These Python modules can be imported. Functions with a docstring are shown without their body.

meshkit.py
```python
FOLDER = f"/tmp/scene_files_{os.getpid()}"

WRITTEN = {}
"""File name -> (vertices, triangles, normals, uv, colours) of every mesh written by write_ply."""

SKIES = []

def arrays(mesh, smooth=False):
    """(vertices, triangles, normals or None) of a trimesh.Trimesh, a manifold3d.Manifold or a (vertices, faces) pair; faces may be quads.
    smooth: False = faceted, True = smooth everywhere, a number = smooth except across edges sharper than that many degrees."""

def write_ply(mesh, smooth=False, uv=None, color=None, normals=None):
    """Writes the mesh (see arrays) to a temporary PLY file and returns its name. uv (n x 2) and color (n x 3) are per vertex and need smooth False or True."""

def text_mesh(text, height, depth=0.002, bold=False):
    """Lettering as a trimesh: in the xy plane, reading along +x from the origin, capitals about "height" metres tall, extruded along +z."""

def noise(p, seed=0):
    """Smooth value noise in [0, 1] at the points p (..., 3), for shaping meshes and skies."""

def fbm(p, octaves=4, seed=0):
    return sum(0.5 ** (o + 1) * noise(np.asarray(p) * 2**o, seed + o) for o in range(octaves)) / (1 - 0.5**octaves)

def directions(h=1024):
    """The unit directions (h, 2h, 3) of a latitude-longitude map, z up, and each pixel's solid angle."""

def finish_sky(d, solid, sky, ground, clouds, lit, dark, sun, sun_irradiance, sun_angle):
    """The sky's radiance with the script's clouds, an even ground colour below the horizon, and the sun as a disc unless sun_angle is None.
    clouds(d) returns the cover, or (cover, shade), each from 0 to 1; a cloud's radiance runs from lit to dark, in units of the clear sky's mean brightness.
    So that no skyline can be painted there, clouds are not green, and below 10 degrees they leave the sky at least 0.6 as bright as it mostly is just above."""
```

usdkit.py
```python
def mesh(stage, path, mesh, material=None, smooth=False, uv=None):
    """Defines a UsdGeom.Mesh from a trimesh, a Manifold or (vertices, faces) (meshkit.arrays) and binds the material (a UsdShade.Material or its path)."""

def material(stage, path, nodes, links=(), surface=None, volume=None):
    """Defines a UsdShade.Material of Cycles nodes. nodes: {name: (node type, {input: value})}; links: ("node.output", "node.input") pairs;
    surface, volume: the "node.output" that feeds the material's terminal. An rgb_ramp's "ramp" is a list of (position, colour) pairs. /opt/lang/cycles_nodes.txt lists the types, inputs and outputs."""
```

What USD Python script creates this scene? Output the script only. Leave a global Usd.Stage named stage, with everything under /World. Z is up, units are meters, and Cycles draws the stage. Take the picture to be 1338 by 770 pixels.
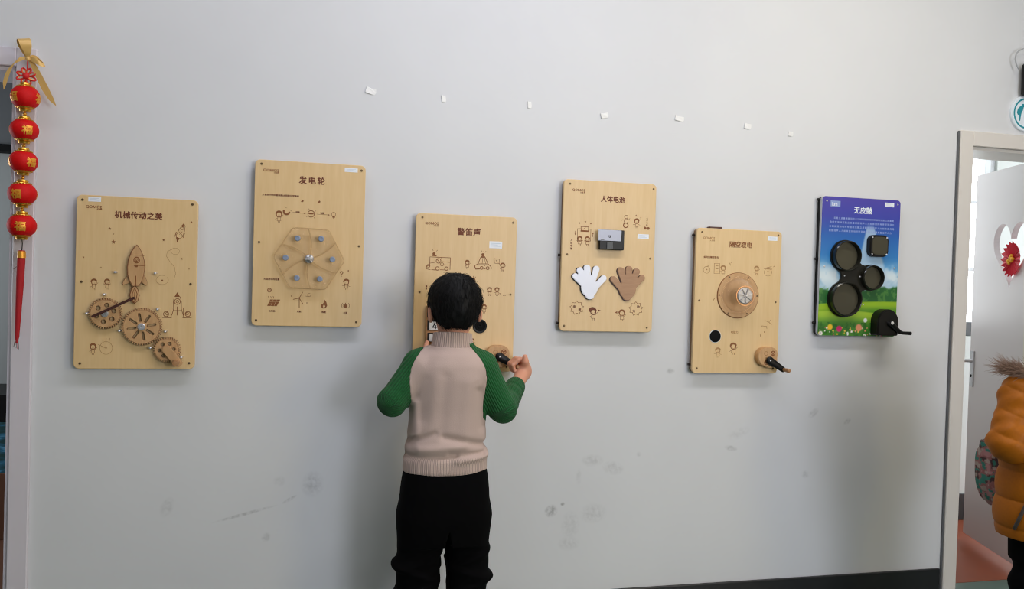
import math, json, numpy as np, trimesh, manifold3d, shapely
from shapely.geometry import Polygon, LineString, Point, box as sbox
from shapely.ops import unary_union
from shapely import affinity
from scipy.interpolate import PchipInterpolator
from pxr import Usd, UsdGeom, UsdLux, UsdShade, Gf, Sdf, Vt
import usdkit, meshkit

stage = Usd.Stage.CreateInMemory()
UsdGeom.SetStageUpAxis(stage, "Z"); UsdGeom.SetStageMetersPerUnit(stage, 1.0)
UsdGeom.Xform.Define(stage, "/World"); UsdGeom.Scope.Define(stage, "/World/Looks")
rng = np.random.default_rng(7)

# ------------------------------------------------------------------ camera
F = 1050.0                                         # focal length in pixels of the 1338 x 770 frame
YAW, PIT, ROL = np.radians([13.60, -1.03, 1.77])
T = 0.035                                          # how far the panels' faces stand off the wall (wall face: y = 0)
CAM = np.array([0, -3.036 - T, 1.40])
FF = np.array([np.sin(YAW) * np.cos(PIT), np.cos(YAW) * np.cos(PIT), np.sin(PIT)])
_r = np.array([np.cos(YAW), -np.sin(YAW), 0]); _u = np.cross(_r, FF)
RR, UU = np.cos(ROL) * _r + np.sin(ROL) * _u, -np.sin(ROL) * _r + np.cos(ROL) * _u
cam = UsdGeom.Camera.Define(stage, "/World/Camera")
cam.CreateHorizontalApertureAttr(36.0); cam.CreateVerticalApertureAttr(36.0 * 770 / 1338)
cam.CreateFocalLengthAttr(36.0 * F / 1338); cam.CreateClippingRangeAttr(Gf.Vec2f(0.05, 1000))
M = np.eye(4); M[0, :3], M[1, :3], M[2, :3], M[3, :3] = RR, UU, -FF, CAM
cam.AddTransformOp().Set(Gf.Matrix4d(*M.ravel().tolist()))
cam.CreateExposureAttr(-1.0)

# ------------------------------------------------------------------ sky, window light, lamps and added fill
dome = UsdLux.DomeLight.Define(stage, "/World/Sky")
dome.CreateIntensityAttr(2.0); dome.CreateColorAttr(Gf.Vec3f(0.93, 0.97, 1.0))

def area_light(name, loc, look_dir, w, h, power, color):
    l = UsdLux.RectLight.Define(stage, "/World/" + name)
    l.CreateWidthAttr(w); l.CreateHeightAttr(h); l.CreateIntensityAttr(power); l.CreateColorAttr(Gf.Vec3f(*color))
    d = np.asarray(look_dir, float); d /= np.linalg.norm(d)
    r = np.cross(d, [0, 0, 1] if abs(d[2]) < .9 else [0, 1, 0]); r /= np.linalg.norm(r); u = np.cross(r, d)
    m = np.eye(4); m[0, :3], m[1, :3], m[2, :3], m[3, :3] = r, u, -d, loc
    l.AddTransformOp().Set(Gf.Matrix4d(*m.ravel().tolist()))
X0, X1, Y0, Y1, ZC = -3.2, 3.75, -6.2, 0.0, 3.3    # the room
COOL = (0.93, 0.96, 1.13)
area_light("DaylightRearRight", (2.86, Y0 - .03, 1.75), (0, 1, 0), 1.4, 1.5, 19.0, COOL)
area_light("DaylightRearTop", (2.15, Y0 - .03, 2.9), (0, 1, 0), 2.7, .45, 11.0, (0.97, 0.98, 1.08))
area_light("DaylightSide", (X1 + .03, -4.2, 1.9), (-1, 0, 0), 1.35, 1.4, 9.0, (1.32, 0.92, 0.14))
LAMPS = [(2.3, -1.15, 30.0, (1.05, .98, .87)), (0.7, -1.15, 30.0, (.98, .98, 1.12)), (-0.9, -1.15, 14.0, (.98, .98, 1.13))]   # unseen ceiling lamps: x, y, power, colour; leftmost added to brighten the left
area_light("AddedFillLeftRoom", (-2.9, 1.1, 1.6), (1, 0.2, 0), .8, 1.2, 14.0, (0.9, 0.97, 1.05))  # unseen light added to brighten the left room, which has no window

# ------------------------------------------------------------------ helpers
def ray(px, py):
    px, py = np.asarray(px, float)[..., None], np.asarray(py, float)[..., None]
    return FF + RR * (px - 669) / F + UU * (385 - py) / F
def at(px, py, y=0.0):
    """The point of the plane y = const that a pixel of the photograph looks at."""
    d = ray(px, py); return CAM + d * ((y - CAM[1]) / d[..., 1])[..., None]
def lin(r, g, b):
    c = np.array([r, g, b]) / 255.0
    return tuple(np.where(c <= .04045, c / 12.92, ((c + .055) / 1.055) ** 2.4))
_names = {}
def path_for(parent, name):
    base = parent + "/" + name; n = _names.get(base, 0); _names[base] = n + 1
    return base if n == 0 else f"{base}_{n:03d}"
BASE = {}
def tag(p, label=None, cat=None, group=None, kind=None):
    p = p.GetPrim() if hasattr(p, "GetPrim") else p
    for k, v in (("label", label), ("category", cat), ("group", group), ("kind", kind)):
        if v: p.SetCustomDataByKey(k, v)
    return p
def thing(name, label, cat, base=(0, 0, 0), group=None, kind=None):
    p = path_for("/World", name); x = UsdGeom.Xform.Define(stage, p)
    x.AddTranslateOp().Set(Gf.Vec3d(*map(float, base))); BASE[p] = np.asarray(base, float)
    tag(x, label, cat, group, kind); return p
def root_of(p): return "/".join(p.split("/")[:3])
def arr(mesh):
    if hasattr(mesh, "to_mesh"):
        m = mesh.to_mesh(); return np.array(m.vert_properties[:, :3], float), np.array(m.tri_verts)
    if isinstance(mesh, (tuple, list)): return np.asarray(mesh[0], float), np.asarray(mesh[1])
    return np.array(mesh.vertices, float), np.array(mesh.faces)
def obj(name, mesh, mat, parent="/World", smooth=False, label=None, prim=None, **kw):
    """One mesh, given in world coordinates."""
    if isinstance(mesh, list): mesh = trimesh.util.concatenate([trimesh.Trimesh(*arr(m), process=False) for m in mesh])
    v, f = arr(mesh); off = BASE.get(root_of(parent), np.zeros(3)) if parent != "/World" else np.zeros(3)
    p = path_for(parent, name)
    m = usdkit.mesh(stage, p, (v - off, f), MAT[mat], smooth=smooth)
    if prim:
        for k, a in prim.items():
            a = np.asarray(a, np.float32); api = UsdGeom.PrimvarsAPI(m)
            if a.ndim == 2: api.CreatePrimvar(k, Sdf.ValueTypeNames.Color3fArray, "vertex").Set(Vt.Vec3fArray.FromNumpy(a))
            else: api.CreatePrimvar(k, Sdf.ValueTypeNames.FloatArray, "vertex").Set(Vt.FloatArray.FromNumpy(a))
    tag(m, label, kw.get("cat"), kw.get("group"), kw.get("kind")); return p
def box(x0, x1, y0, y1, z0, z1):
    m = trimesh.creation.box([x1 - x0, y1 - y0, z1 - z0]); m.apply_translation([(x0 + x1) / 2, (y0 + y1) / 2, (z0 + z1) / 2]); return m
def bevel_box(x0, x1, y0, y1, z0, z1, c=.003):
    pts = []
    for dx, dy, dz in ((0, c, c), (c, 0, c), (c, c, 0)):
        for x in (x0 + dx, x1 - dx):
            for y in (y0 + dy, y1 - dy):
                for z in (z0 + dz, z1 - dz): pts.append((x, y, z))
    return trimesh.convex.convex_hull(np.array(pts))
def tube(points, r, sides=8):
    p = np.asarray(points, float); r = np.broadcast_to(np.asarray(r, float), (len(p),))
    t = np.gradient(p, axis=0); t /= np.linalg.norm(t, axis=1, keepdims=True) + 1e-12
    a = np.cross(t[0], [0, 0, 1.0] if abs(t[0][2]) < .9 else [1.0, 0, 0]); A = []
    for k in t:
        a = a - k * (a @ k); a /= np.linalg.norm(a); A.append(a)
    A = np.array(A); B = np.cross(t, A); th = np.arange(sides) * 2 * np.pi / sides
    v = (p[:, None] + r[:, None, None] * (np.cos(th)[None, :, None] * A[:, None] + np.sin(th)[None, :, None] * B[:, None])).reshape(-1, 3)
    n = len(p); f = []
    for i in range(n - 1):
        for j in range(sides):
            a0, a1, b0, b1 = i * sides + j, i * sides + (j + 1) % sides, (i + 1) * sides + j, (i + 1) * sides + (j + 1) % sides
            f += [(a0, a1, b1), (a0, b1, b0)]
    v = np.vstack([v, p[0], p[-1]]); c0, c1 = len(v) - 2, len(v) - 1
    for j in range(sides):
        f += [(c0, (j + 1) % sides, j), (c1, (n - 1) * sides + j, (n - 1) * sides + (j + 1) % sides)]
    return v, np.array(f)
def lathe(profile, loc, n=32, axis="-y"):
    """profile: (radius, height) pairs; turned about the axis through loc. -y: heights run out of the wall."""
    pr = np.array(profile, float); th = np.arange(n) * 2 * np.pi / n; k = len(pr)
    v = np.stack([pr[:, None, 0] * np.cos(th), pr[:, None, 0] * np.sin(th), np.repeat(pr[:, 1:2], n, 1)], -1).reshape(-1, 3); f = []
    for i in range(k - 1):
        for j in range(n):
            a0, a1, b0, b1 = i * n + j, i * n + (j + 1) % n, (i + 1) * n + j, (i + 1) * n + (j + 1) % n
            f += [(a0, a1, b1), (a0, b1, b0)]
    if axis == "-y": v = np.stack([v[:, 0], -v[:, 2], v[:, 1]], 1)
    m = trimesh.Trimesh(v + np.asarray(loc, float), np.array(f), process=False)
    m.update_faces(m.nondegenerate_faces()); return m
def polys(g):
    if g.is_empty: return []
    return [q for q in getattr(g, "geoms", [g]) if q.geom_type == "Polygon" and q.area > 0]
def extrude(shape, map2, depth):
    """shapely shape -> prism: map2(xy) gives the base points on a plane y = const, the prism grows towards the room (-y)."""
    out = []
    for q in polys(shape):
        m = trimesh.creation.extrude_polygon(q, 1.0, engine="earcut"); v = np.array(m.vertices)
        p = map2(v[:, :2]).copy(); p[:, 1] -= v[:, 2] * depth; f = np.array(m.faces)
        t = trimesh.Trimesh(p, f, process=False)
        if t.volume < 0: t = trimesh.Trimesh(p, f[:, ::-1], process=False)
        out.append(t)
    return trimesh.util.concatenate(out)
def on(h):                                   # pixels -> the plane h in front of the panel faces
    return lambda xy: at(xy[:, 0], xy[:, 1], -(T + h))
def xz(y, ox=0, oz=0): return lambda xy: np.stack([ox + xy[:, 0], np.full(len(xy), y), oz + xy[:, 1]], 1)
def slab(shape, map2, depth, bevel=.0012, inset=None):
    """A prism with a small chamfer on its front edges."""
    i = inset if inset is not None else bevel
    a = extrude(shape, map2, depth - bevel)
    top = shape.buffer(-i)
    m2 = lambda xy: map2(xy) - np.array([0, depth - bevel, 0])
    return [a, extrude(shape.buffer(-i * .5), m2, bevel * .5), extrude(top, lambda xy: map2(xy) - np.array([0, depth - bevel * .5, 0]), bevel * .5)]
def rrect(w, h, r, n=6, cx=0, cz=0):
    return sbox(cx - w / 2 + r, cz - h / 2 + r, cx + w / 2 - r, cz + h / 2 - r).buffer(r, quad_segs=n)
# pixel drawing
def S(pts, w=.7): return LineString(pts).buffer(w / 2, quad_segs=2)
def O(c, r, n=6): return Point(c).buffer(r, quad_segs=n)
def R(c, r, w=.6): return O(c, r).difference(O(c, max(r - w, .05)))
def arc(c, r, a0, a1, w=.7, n=10):
    t = np.radians(np.linspace(a0, a1, n)); return S([(c[0] + r * np.cos(k), c[1] + r * np.sin(k)) for k in t], w)
def U(*g): return unary_union([x for x in g])
GL = json.loads('''{"机":"06180424093016461649064906570758185818732773275838583869656966686612681268246926752476237608730471036103570757604760473246324521400934023202280626021902180318271627142110160816,274435373535383538492749,2710291032143624362632252830","械":"042309310934113613461446144907490656075815581573177424732458295830605160517352745874607162726572716672607459745160506138623866497448744473447340703470316829672465236517661768237123732075207511730670036304600758115711510449034604430743114212412740274021392138143205280624092403150315221322121810160816,6060636061646064,51185318552154305130,415142504251,2549294330393339335130512949,2411261129153120312432243230293028322432","传":"034103430847105213542273267330712965426544735073537152657165715649564855485174517550754374424542444044376737713471325920591857166309620657025306510647114511431441143618362140244424452249215426542832283233333335422342230422031403143812380834,235138513956285626592355","动":"064206490750385039574957497258725857735774567321722172147114700865045104500948094507430340033508351038133513341728172816161413120912071607200921112515410741,55255015501362136325642564485848,2541202720243026273734393930412143214732484842484141;0861096839684067406039590959","之":"06090613101712171420182224232525302732303430514652491050095109581059375937623268327136723774407446664859645968566751614561434527432740233420321638147515740772053605360629072012150813041004","美":"0508051122152617292109220823083009313431343307330634064107423542354413441352145409550962106322632265186919722674297133634763506752735574627159637063716271556654665268526845674445444542734274417433443244317331732251225616591661146813681274127508710365036205580550094117411939193917351222051805140308030707","发":"0414081910192130294529481347124811551356166218712671286924573257336534653471367439743973447345714357585756625166517053705472587267636859675772577356734972484048394639446344674163306129602557235721551862147511750771025905491048124512441034052302210719081910291338183228302828231309090807120512,39354228462552305434","电":"11621263356335734473446368636825752275147414730868044004350935222122211919171118,441445136413651466224422,4438443159315938,44544447594759535854,34313532353821382131,35533454215421473547","轮":"05190624192619330932063706400841114812560557056406651565167325722465346535643557345622562255265428522846334841574872507458725868606263606654724875477544724271396739693666336433602954275325482348136313642367237121722072117111710868056505650445044007390939403538343328332828352936283621321928192805270319031917121612150715,45494546484648346343535750565054,294228432842,194318421942","警":"04521261126307630664067014711674227424712771277329743474367144704467466749745573567256687368746774606860675564526549754675437342734073337232643265035603560525052403160315041632083207330739114011421042104707500550,5544514062405844,556058575860,4047464850505052485444514052,406342614263,1840264026421842","笛":"044904520754075612621265146716742373257124664166436943724574477447735173537152667366746574587357625764526348564650574657445345446844694269056803600359062206200214021204124313443544354831492947244724502056185615491145,4516591559214521,4530593059354535,2216351535212221,2230353035352235,3157315433543457","声":"07600767086835683674447445687268736773607259455945566856705570486947124711541356355635590859;04070409081212211344144568456817591759202120160711020902,4530592959364536,2230352935362236","人":"050805111214212221242426303732473347335234523572367344734572455446544649474950375528572757256616751275087104670466065810482140363936393334232411221119071707120309040906","体":"0441054508471052125321732573297128652663265944594473537353597459755875517450585058486632762276197318721568156617641653165304520344034416331631172614231623042203140314381238113508350640,5326592558305435,42363727372544254436,23252525292931343335394739502350","池":"0546065009532148254530463062286228602557235717620965096913732568296433673966406541514652467247735573567256576459656168617259723271327127692475207513741373077004670467033803380435043109303625352338193715410744,434240404012651266146623652256225519471946204642,56326231633463495647;07080710091111171318203424352831282716041303","隔":"087009712871306931707470756373617061715971457042734273067003610259045810591165116518561856055504480448184018390338023202310330242520162016030803,6330622665266530,6251625343534351,493250305328542856344934,3926432640313931,254929432940314031423542344434613062,20421644162922292237,1652185220621662","空":"074607630865346533683473417446657265736473476845694372427239683465346528452845147214731373067205080508143514352816281533113410380839084110440844,505556525750634863565056,2943233759385542434843514552465634563752374835483143,174722482854305430561756","取":"0521102210610661056306704170426571657363704466356632622664207212761075077103680366066406561555155513440340033806370328032816141414130613,525652495542553857375837604661466256,3711421351244541435542563956395838583727432643193718,1956285528611961,2046194028402846,242528252831193119242424","无":"050706111615191922202222262531363138063806460747334733513451345911591060106711687068705943584347744774384938483748144913641366176624672575227410700568044504410639093927372734203219321724091907180515051002","皮":"040704100611091709201123112812281363376337734574477247637063736171546646684066386635623062286027602554195417591661147511750873077203690269035506471046123406240424031903180616071306120309030706,574557486052605447544745,36363830462452305436,2246374537542254,1920171221122113281430163316361836203223322527302536223622332133212520252020","鼓":"05130614121413151125092609470749075508561956195807580659066719671973277428732867416741625162517253745974617261627462756175547453615361467046744371336319671476107608730672036803620656114705400234080605,50365627603162375037,40483846514651534053,362535184118421549184329413739373927,2858285638563858,1838183430343038,202422212217251727262026","福":"03280733093316401642194419462250075106520659076016601564126712711673197325632560316035573661336131633270737074697462706170403640365534553452284231387338730365036406410639023203322530252629250316031626112410220622,5716641564185718,5726642664305730,4448614861524452,4116481548184118,4126482648304130","风":"050613301470657066276722712476197406710366036107591450124226271119151202,473958215761496154585555,23553156414547612361,2020232035342449","能":"065518742672276832694156427351735163676871615154514765476655705575527444693851385129683672285120511266126619692275197306680348034306434141493948380633032403211130123017181818031003094711490849,325114483348,1839183630373039,3026302818281826,256421592759","热":"0505131909281830183608340636054207441848185407550763186318732772276343634474527352636663663471377634742367207508740467025716561961225929522846323521370429032720322029283632383734412740272716051302,5042573857545154,27503550424742542754;4703422050215505","水":"0514051717282443244607460754355436734573455349466260705555376723761872106214453345084304280225123512354421171209","太":"05070611161626263342324507450652075434543573457344547453744548455429602176107102620653144134362350104705420330161102","阳":"0870716971046204620946094403360334263021172017030804,4518621862354535,4544624462604560,275035383562,2537174517292529,1751195123621762","大":"0508061122213240324307430651085334533673457344537452734348435625651675117103630553134133331922081303","自":"146332633674457243636763670358035807230723031403,2332583158382338,2348584758542354,2422231658165822","然":"0508142111210628193714420941054405481559217429732967426642585058517358735971647270667361745060496046653675287020662173127505690266035717572163236326543547263620380528042720332131274538484939493236172417222321231714030604,5958635860635963,2659255732553259,1949234527452350;42164321502155054703","中":"09230960356035734374457245607159712363226127452744033503352719271722,4651453661366151,1851183635363551","的":"0861176221742972276236623754467454725262726272286808630447054613601362265422434037413711171016040805,48534545494662296453,1720281928331733,1853174228422853","量":"05050612121211191321134206420650155015716571655074507442674267216920681274127505","化":"0935054416552774347127572730383539714872494657516563745870514932491364136628692975257411680445043911392433212723270418021739","学":"0624073235323536393919401844084408601761136815712173306136613372377441744761536159736870646173607344644362455940483273327323452343052403211135123523,184720495849634663521752","力":"0607061015152527314431480948085732583273417341587157681462044403411043135612581461484148383228141302","流":"0545065010532644365425562255116308681373256444644271517354647364745664547442723765366512671269227420740671045805561056375840514052064406443939393815290325032109291731372837254222371837,44495448555053554855;07070711203324342831282716051203","如":"0508061120200930135005510659165919742772255940594166726673077105630663105010480442044012330928141102,5056491963196357,332540184041,2350193426303050","何":"05412273297230667566755770577008650350024608471261126157255824042202140414380836;295155505422382237172917,3832463146423842","远":"05070713151815390540064824482553745273446044602465246633743073196915551552175144464441233215381275137304380320111002,2423332836442444;29686969706269603060;076614692661275721520762"}''')
def glyph(ch):
    s = GL[ch]; out = []
    for poly in s.split(";"):
        rings = [np.array([int(r[i:i + 2]) for i in range(0, len(r), 2)], float).reshape(-1, 2) - [4, 14] for r in poly.split(",")]
        out.append(Polygon(rings[0], rings[1:]).buffer(0))
    return unary_union(out)                  # 72 units to the em
def text_at(s, px0, py_base, px1, h, depth=.0005, vertical=False, fill=.96):
    """Lettering on a panel: starts at pixel px0, its last cell ends at px1, baseline near py_base."""
    a = at(px0, py_base, -(T + h)); b = at(px1, py_base, -(T + h)); n = len(s)
    pitch = (b[0] - a[0]) / n; out = []
    for i, ch in enumerate(s):
        k = min(pitch, .034) * fill / 72 if not vertical else pitch * fill / 72
        g = affinity.affine_transform(glyph(ch), [k, 0, 0, k, i * pitch, 0])
        out.append(extrude(g, xz(-(T + h), a[0], a[2]), depth))
    return trimesh.util.concatenate(out)
def text_cells(s, cells, size, h, depth=.0005):
    """Characters one by one: cells are pixel positions of their centres, size in metres."""
    out = []
    for ch, c in zip(s, cells):
        p = at(c[0], c[1], -(T + h)); k = size / 72
        out.append(extrude(affinity.affine_transform(glyph(ch), [k, 0, 0, k, -size / 2, -size * .44]), xz(-(T + h), p[0], p[2]), depth))
    return trimesh.util.concatenate(out)
def latin(s, p, height, depth=.0005, bold=True):
    m = meshkit.text_mesh(s, height, 1.0, bold); v = np.array(m.vertices)
    q = np.stack([p[0] + v[:, 0], p[1] - v[:, 2] * depth, p[2] + v[:, 1]], 1); return trimesh.Trimesh(q, np.array(m.faces), process=False)

# ------------------------------------------------------------------ materials
MAT = {}
def mat(name, nodes, links=(), surface="p.BSDF"):
    MAT[name] = usdkit.material(stage, "/World/Looks/" + name, nodes, links, surface=surface); return MAT[name]
def plain(name, c, rough=.5, **kw):
    nodes = {"p": ("principled_bsdf", {"base_color": lin(*c), "roughness": rough, **kw})}; mat(name, nodes)
def grained(name, c0, c1, scale=(90, 90, 5), rough=.45, bump=.15, det=4.0, nscale=1.0, **kw):
    mat(name, {"g": ("geometry", {}), "m": ("mapping", {"scale": scale}), "n": ("noise_texture", {"scale": nscale, "detail": det, "roughness": .6}),
               "r": ("rgb_ramp", {"ramp": [(.3, lin(*c0)), (.7, lin(*c1))]}), "b": ("bump", {"strength": bump, "distance": .001}),
               "p": ("principled_bsdf", {"roughness": rough, **kw})},
        [("g.position", "m.vector"), ("m.vector", "n.vector"), ("n.fac", "r.fac"), ("r.color", "p.base_color"), ("n.fac", "b.height"), ("b.normal", "p.normal")])
grained("birch_ply", (221, 187, 134), (227, 195, 144), (70, 70, 6), .42, .04)
grained("ply_edge", (120, 92, 62), (150, 118, 82), (20, 200, 200), .6, .1)
grained("gear_wood", (190, 147, 100), (205, 164, 116), (60, 60, 12), .5, .05)
grained("gear_edge_wood", (120, 76, 44), (138, 92, 56), (60, 60, 12), .6, .05)
grained("copper_wood", (160, 116, 76), (176, 131, 90), (12, 90, 90), .42, .05)
plain("engraving", (138, 86, 46), .7); plain("title_ink", (112, 58, 34), .65)
plain("engraving_pale", (174, 130, 82), .7)
plain("steel", (206, 206, 210), .32, metallic=.6); plain("brass_screw", (112, 92, 66), .45, metallic=.7)
plain("dark_hole", (40, 28, 18), .8)
plain("black_plastic", (13, 13, 14), .42, specular_ior_level=.3); plain("black_gloss", (34, 33, 27), .16); plain("cup_olive", (66, 63, 48), .3); plain("print_pale", (142, 162, 212), .4); plain("copper_ring", (226, 168, 128), .25, metallic=.4); plain("black_matte", (10, 10, 11), .8, specular_ior_level=.2)
plain("dark_rod", (72, 38, 30), .45)
plain("silver_plate", (186, 188, 194), .42, metallic=.5); plain("meter_silver", (186, 190, 206), .4)
plain("grey_blue_knob", (138, 150, 172), .4)
plain("sticker", (236, 240, 246), .5); plain("sticker_ink", (202, 212, 224), .6)
plain("tape_white", (238, 238, 236), .4); plain("dust_grey", (132, 132, 128), .8)
plain("white_tile", (222, 222, 220), .5); plain("black_ink", (16, 16, 18), .6)
plain("gold", (222, 170, 70), .28, metallic=.9); plain("gold_print", (230, 160, 50), .4, metallic=.4)
mat("gold_ribbon", {"p": ("principled_bsdf", {"base_color": lin(222, 180, 104), "roughness": .32, "metallic": .15, "sheen_weight": .3})})
grained("lantern_red", (200, 5, 7), (212, 8, 10), (260, 260, 260), .6, .2, specular_ior_level=.25)
plain("red_cord", (206, 20, 22), .6); plain("tassel_red", (170, 12, 24), .75)
plain("trim_paint", (214, 208, 214), .4); plain("door_frame_paint", (222, 216, 208), .4); plain("door_paint", (214, 206, 206), .4)
plain("dark_skirting", (30, 30, 32), .4); plain("ceiling_white", (206, 206, 204), .8)
plain("room_white", (158, 156, 152), .8); plain("corridor_wall", (214, 218, 214), .7)
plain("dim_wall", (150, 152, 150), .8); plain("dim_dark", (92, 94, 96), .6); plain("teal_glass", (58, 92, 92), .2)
plain("wood_brown", (112, 74, 54), .5)
grained("floor_teal", (86, 112, 104), (94, 120, 112), (6, 6, 6), .35, .02)
grained("floor_orange", (142, 68, 38), (150, 74, 42), (6, 6, 6), .4, .02)
mat("lamp_diffuser", {"p": ("principled_bsdf", {"base_color": lin(240, 240, 236), "emission_color": (1, .97, .9), "emission_strength": 1.2})})
plain("window_frame_white", (226, 228, 230), .35); plain("bar_metal", (170, 172, 174), .4)
plain("flower_red", (206, 22, 48), .6); plain("flower_yellow", (240, 178, 44), .6)
plain("sign_white", (232, 240, 246), .35); plain("sign_teal", (40, 146, 160), .4)
for nm_, tc, gl, a0_, a1_ in (("clear_plastic", (.985, .98, .975), ("principled_bsdf", {"base_color": lin(244, 226, 200), "roughness": .12}), .022, .5), ("dome_plastic", (.97, .95, .92), ("principled_bsdf", {"base_color": lin(244, 218, 190), "roughness": .08}), .075, .75), ("clear_edge", (.92, .88, .83), ("principled_bsdf", {"base_color": lin(210, 180, 140), "roughness": .2}), .10, .5), ("window_pane", (.97, .98, .98), ("glossy_bsdf", {"roughness": .02}), .04, .8)):
    mat(nm_, {"t": ("transparent_bsdf", {"color": tc}), "g": gl, "f": ("layer_weight", {"blend": .5}), "w": ("math", {"math_type": "power", "value2": 3.5}), "a": ("math", {"math_type": "multiply_add", "value2": a1_, "value3": a0_, "use_clamp": True}), "x": ("mix_closure", {})},
        [("f.facing", "w.value1"), ("w.value", "a.value1"), ("a.value", "x.fac"), ("t.BSDF", "x.closure1"), ("g.BSDF", "x.closure2")], surface="x.closure")
mat("poster_print", {"a": ("attribute", {"attribute": "tint"}), "p": ("principled_bsdf", {"roughness": .22, "coat_weight": .3})}, [("a.color", "p.base_color")])
mat("floral_cloth", {"a": ("attribute", {"attribute": "tint"}), "p": ("principled_bsdf", {"roughness": .8})}, [("a.color", "p.base_color")])
mat("screen_glow", {"g": ("geometry", {}), "m": ("mapping", {"scale": (3, 3, 14)}), "n": ("noise_texture", {"scale": 1.6, "detail": 3, "distortion": 1.5}),
                    "r": ("rgb_ramp", {"ramp": [(.45, lin(40, 76, 80)), (.6, lin(50, 110, 140)), (.72, lin(120, 190, 230))]}),
                    "p": ("principled_bsdf", {"roughness": .2, "emission_strength": .12})},
    [("g.position", "m.vector"), ("m.vector", "n.vector"), ("n.fac", "r.fac"), ("r.color", "p.base_color"), ("r.color", "p.emission_color")])
def knit(name, c, amp, mm):
    mat(name, {"a": ("attribute", {"attribute": "rib"}), "k": ("attribute", {"attribute": "ribamp"}), "m": ("math", {"math_type": "multiply", "value2": 2 * math.pi}), "s": ("math", {"math_type": "sine"}),
               "q": ("math", {"math_type": "multiply"}), "g": ("geometry", {}), "n": ("noise_texture", {"scale": 420, "detail": 2}), "d": ("math", {"math_type": "multiply_add", "value2": .5}),
               "b": ("bump", {"strength": amp, "distance": mm}), "l": ("math", {"math_type": "multiply_add", "value2": .16, "value3": .86}),
               "c": ("mix_color", {"blend_type": "multiply", "fac": 1.0, "a": lin(*c)}), "p": ("principled_bsdf", {"roughness": .85, "sheen_weight": .05})},
        [("a.fac", "m.value1"), ("m.value", "s.value1"), ("s.value", "q.value1"), ("k.fac", "q.value2"), ("g.position", "n.vector"), ("n.fac", "d.value1"), ("q.value", "d.value3"),
         ("d.value", "b.height"), ("b.normal", "p.normal"), ("q.value", "l.value1"), ("l.value", "c.b"), ("c.result", "p.base_color")])
knit("pink_knit", (204, 180, 170), .5, .0012); knit("green_knit", (8, 94, 40), .8, .0016)
mat("skin", {"p": ("principled_bsdf", {"base_color": lin(214, 152, 124), "roughness": .5, "subsurface_weight": .08, "subsurface_scale": .006})})
plain("hair_black", (5, 5, 6), .6, specular_ior_level=.22); plain("trousers_black", (4, 4, 5), .95, specular_ior_level=.1); plain("shoe_dark", (40, 42, 48), .6); plain("sole_white", (220, 220, 216), .6)
plain("eye_white", (236, 236, 234), .2); plain("iris", (40, 24, 16), .2); plain("lip", (176, 92, 84), .5)
grained("puffer_yellow", (158, 88, 2), (168, 95, 3), (120, 120, 120), .55, .15, specular_ior_level=.25)
plain("fur_tan", (150, 122, 104), .8); plain("zip_dark", (60, 52, 46), .6)

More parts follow.
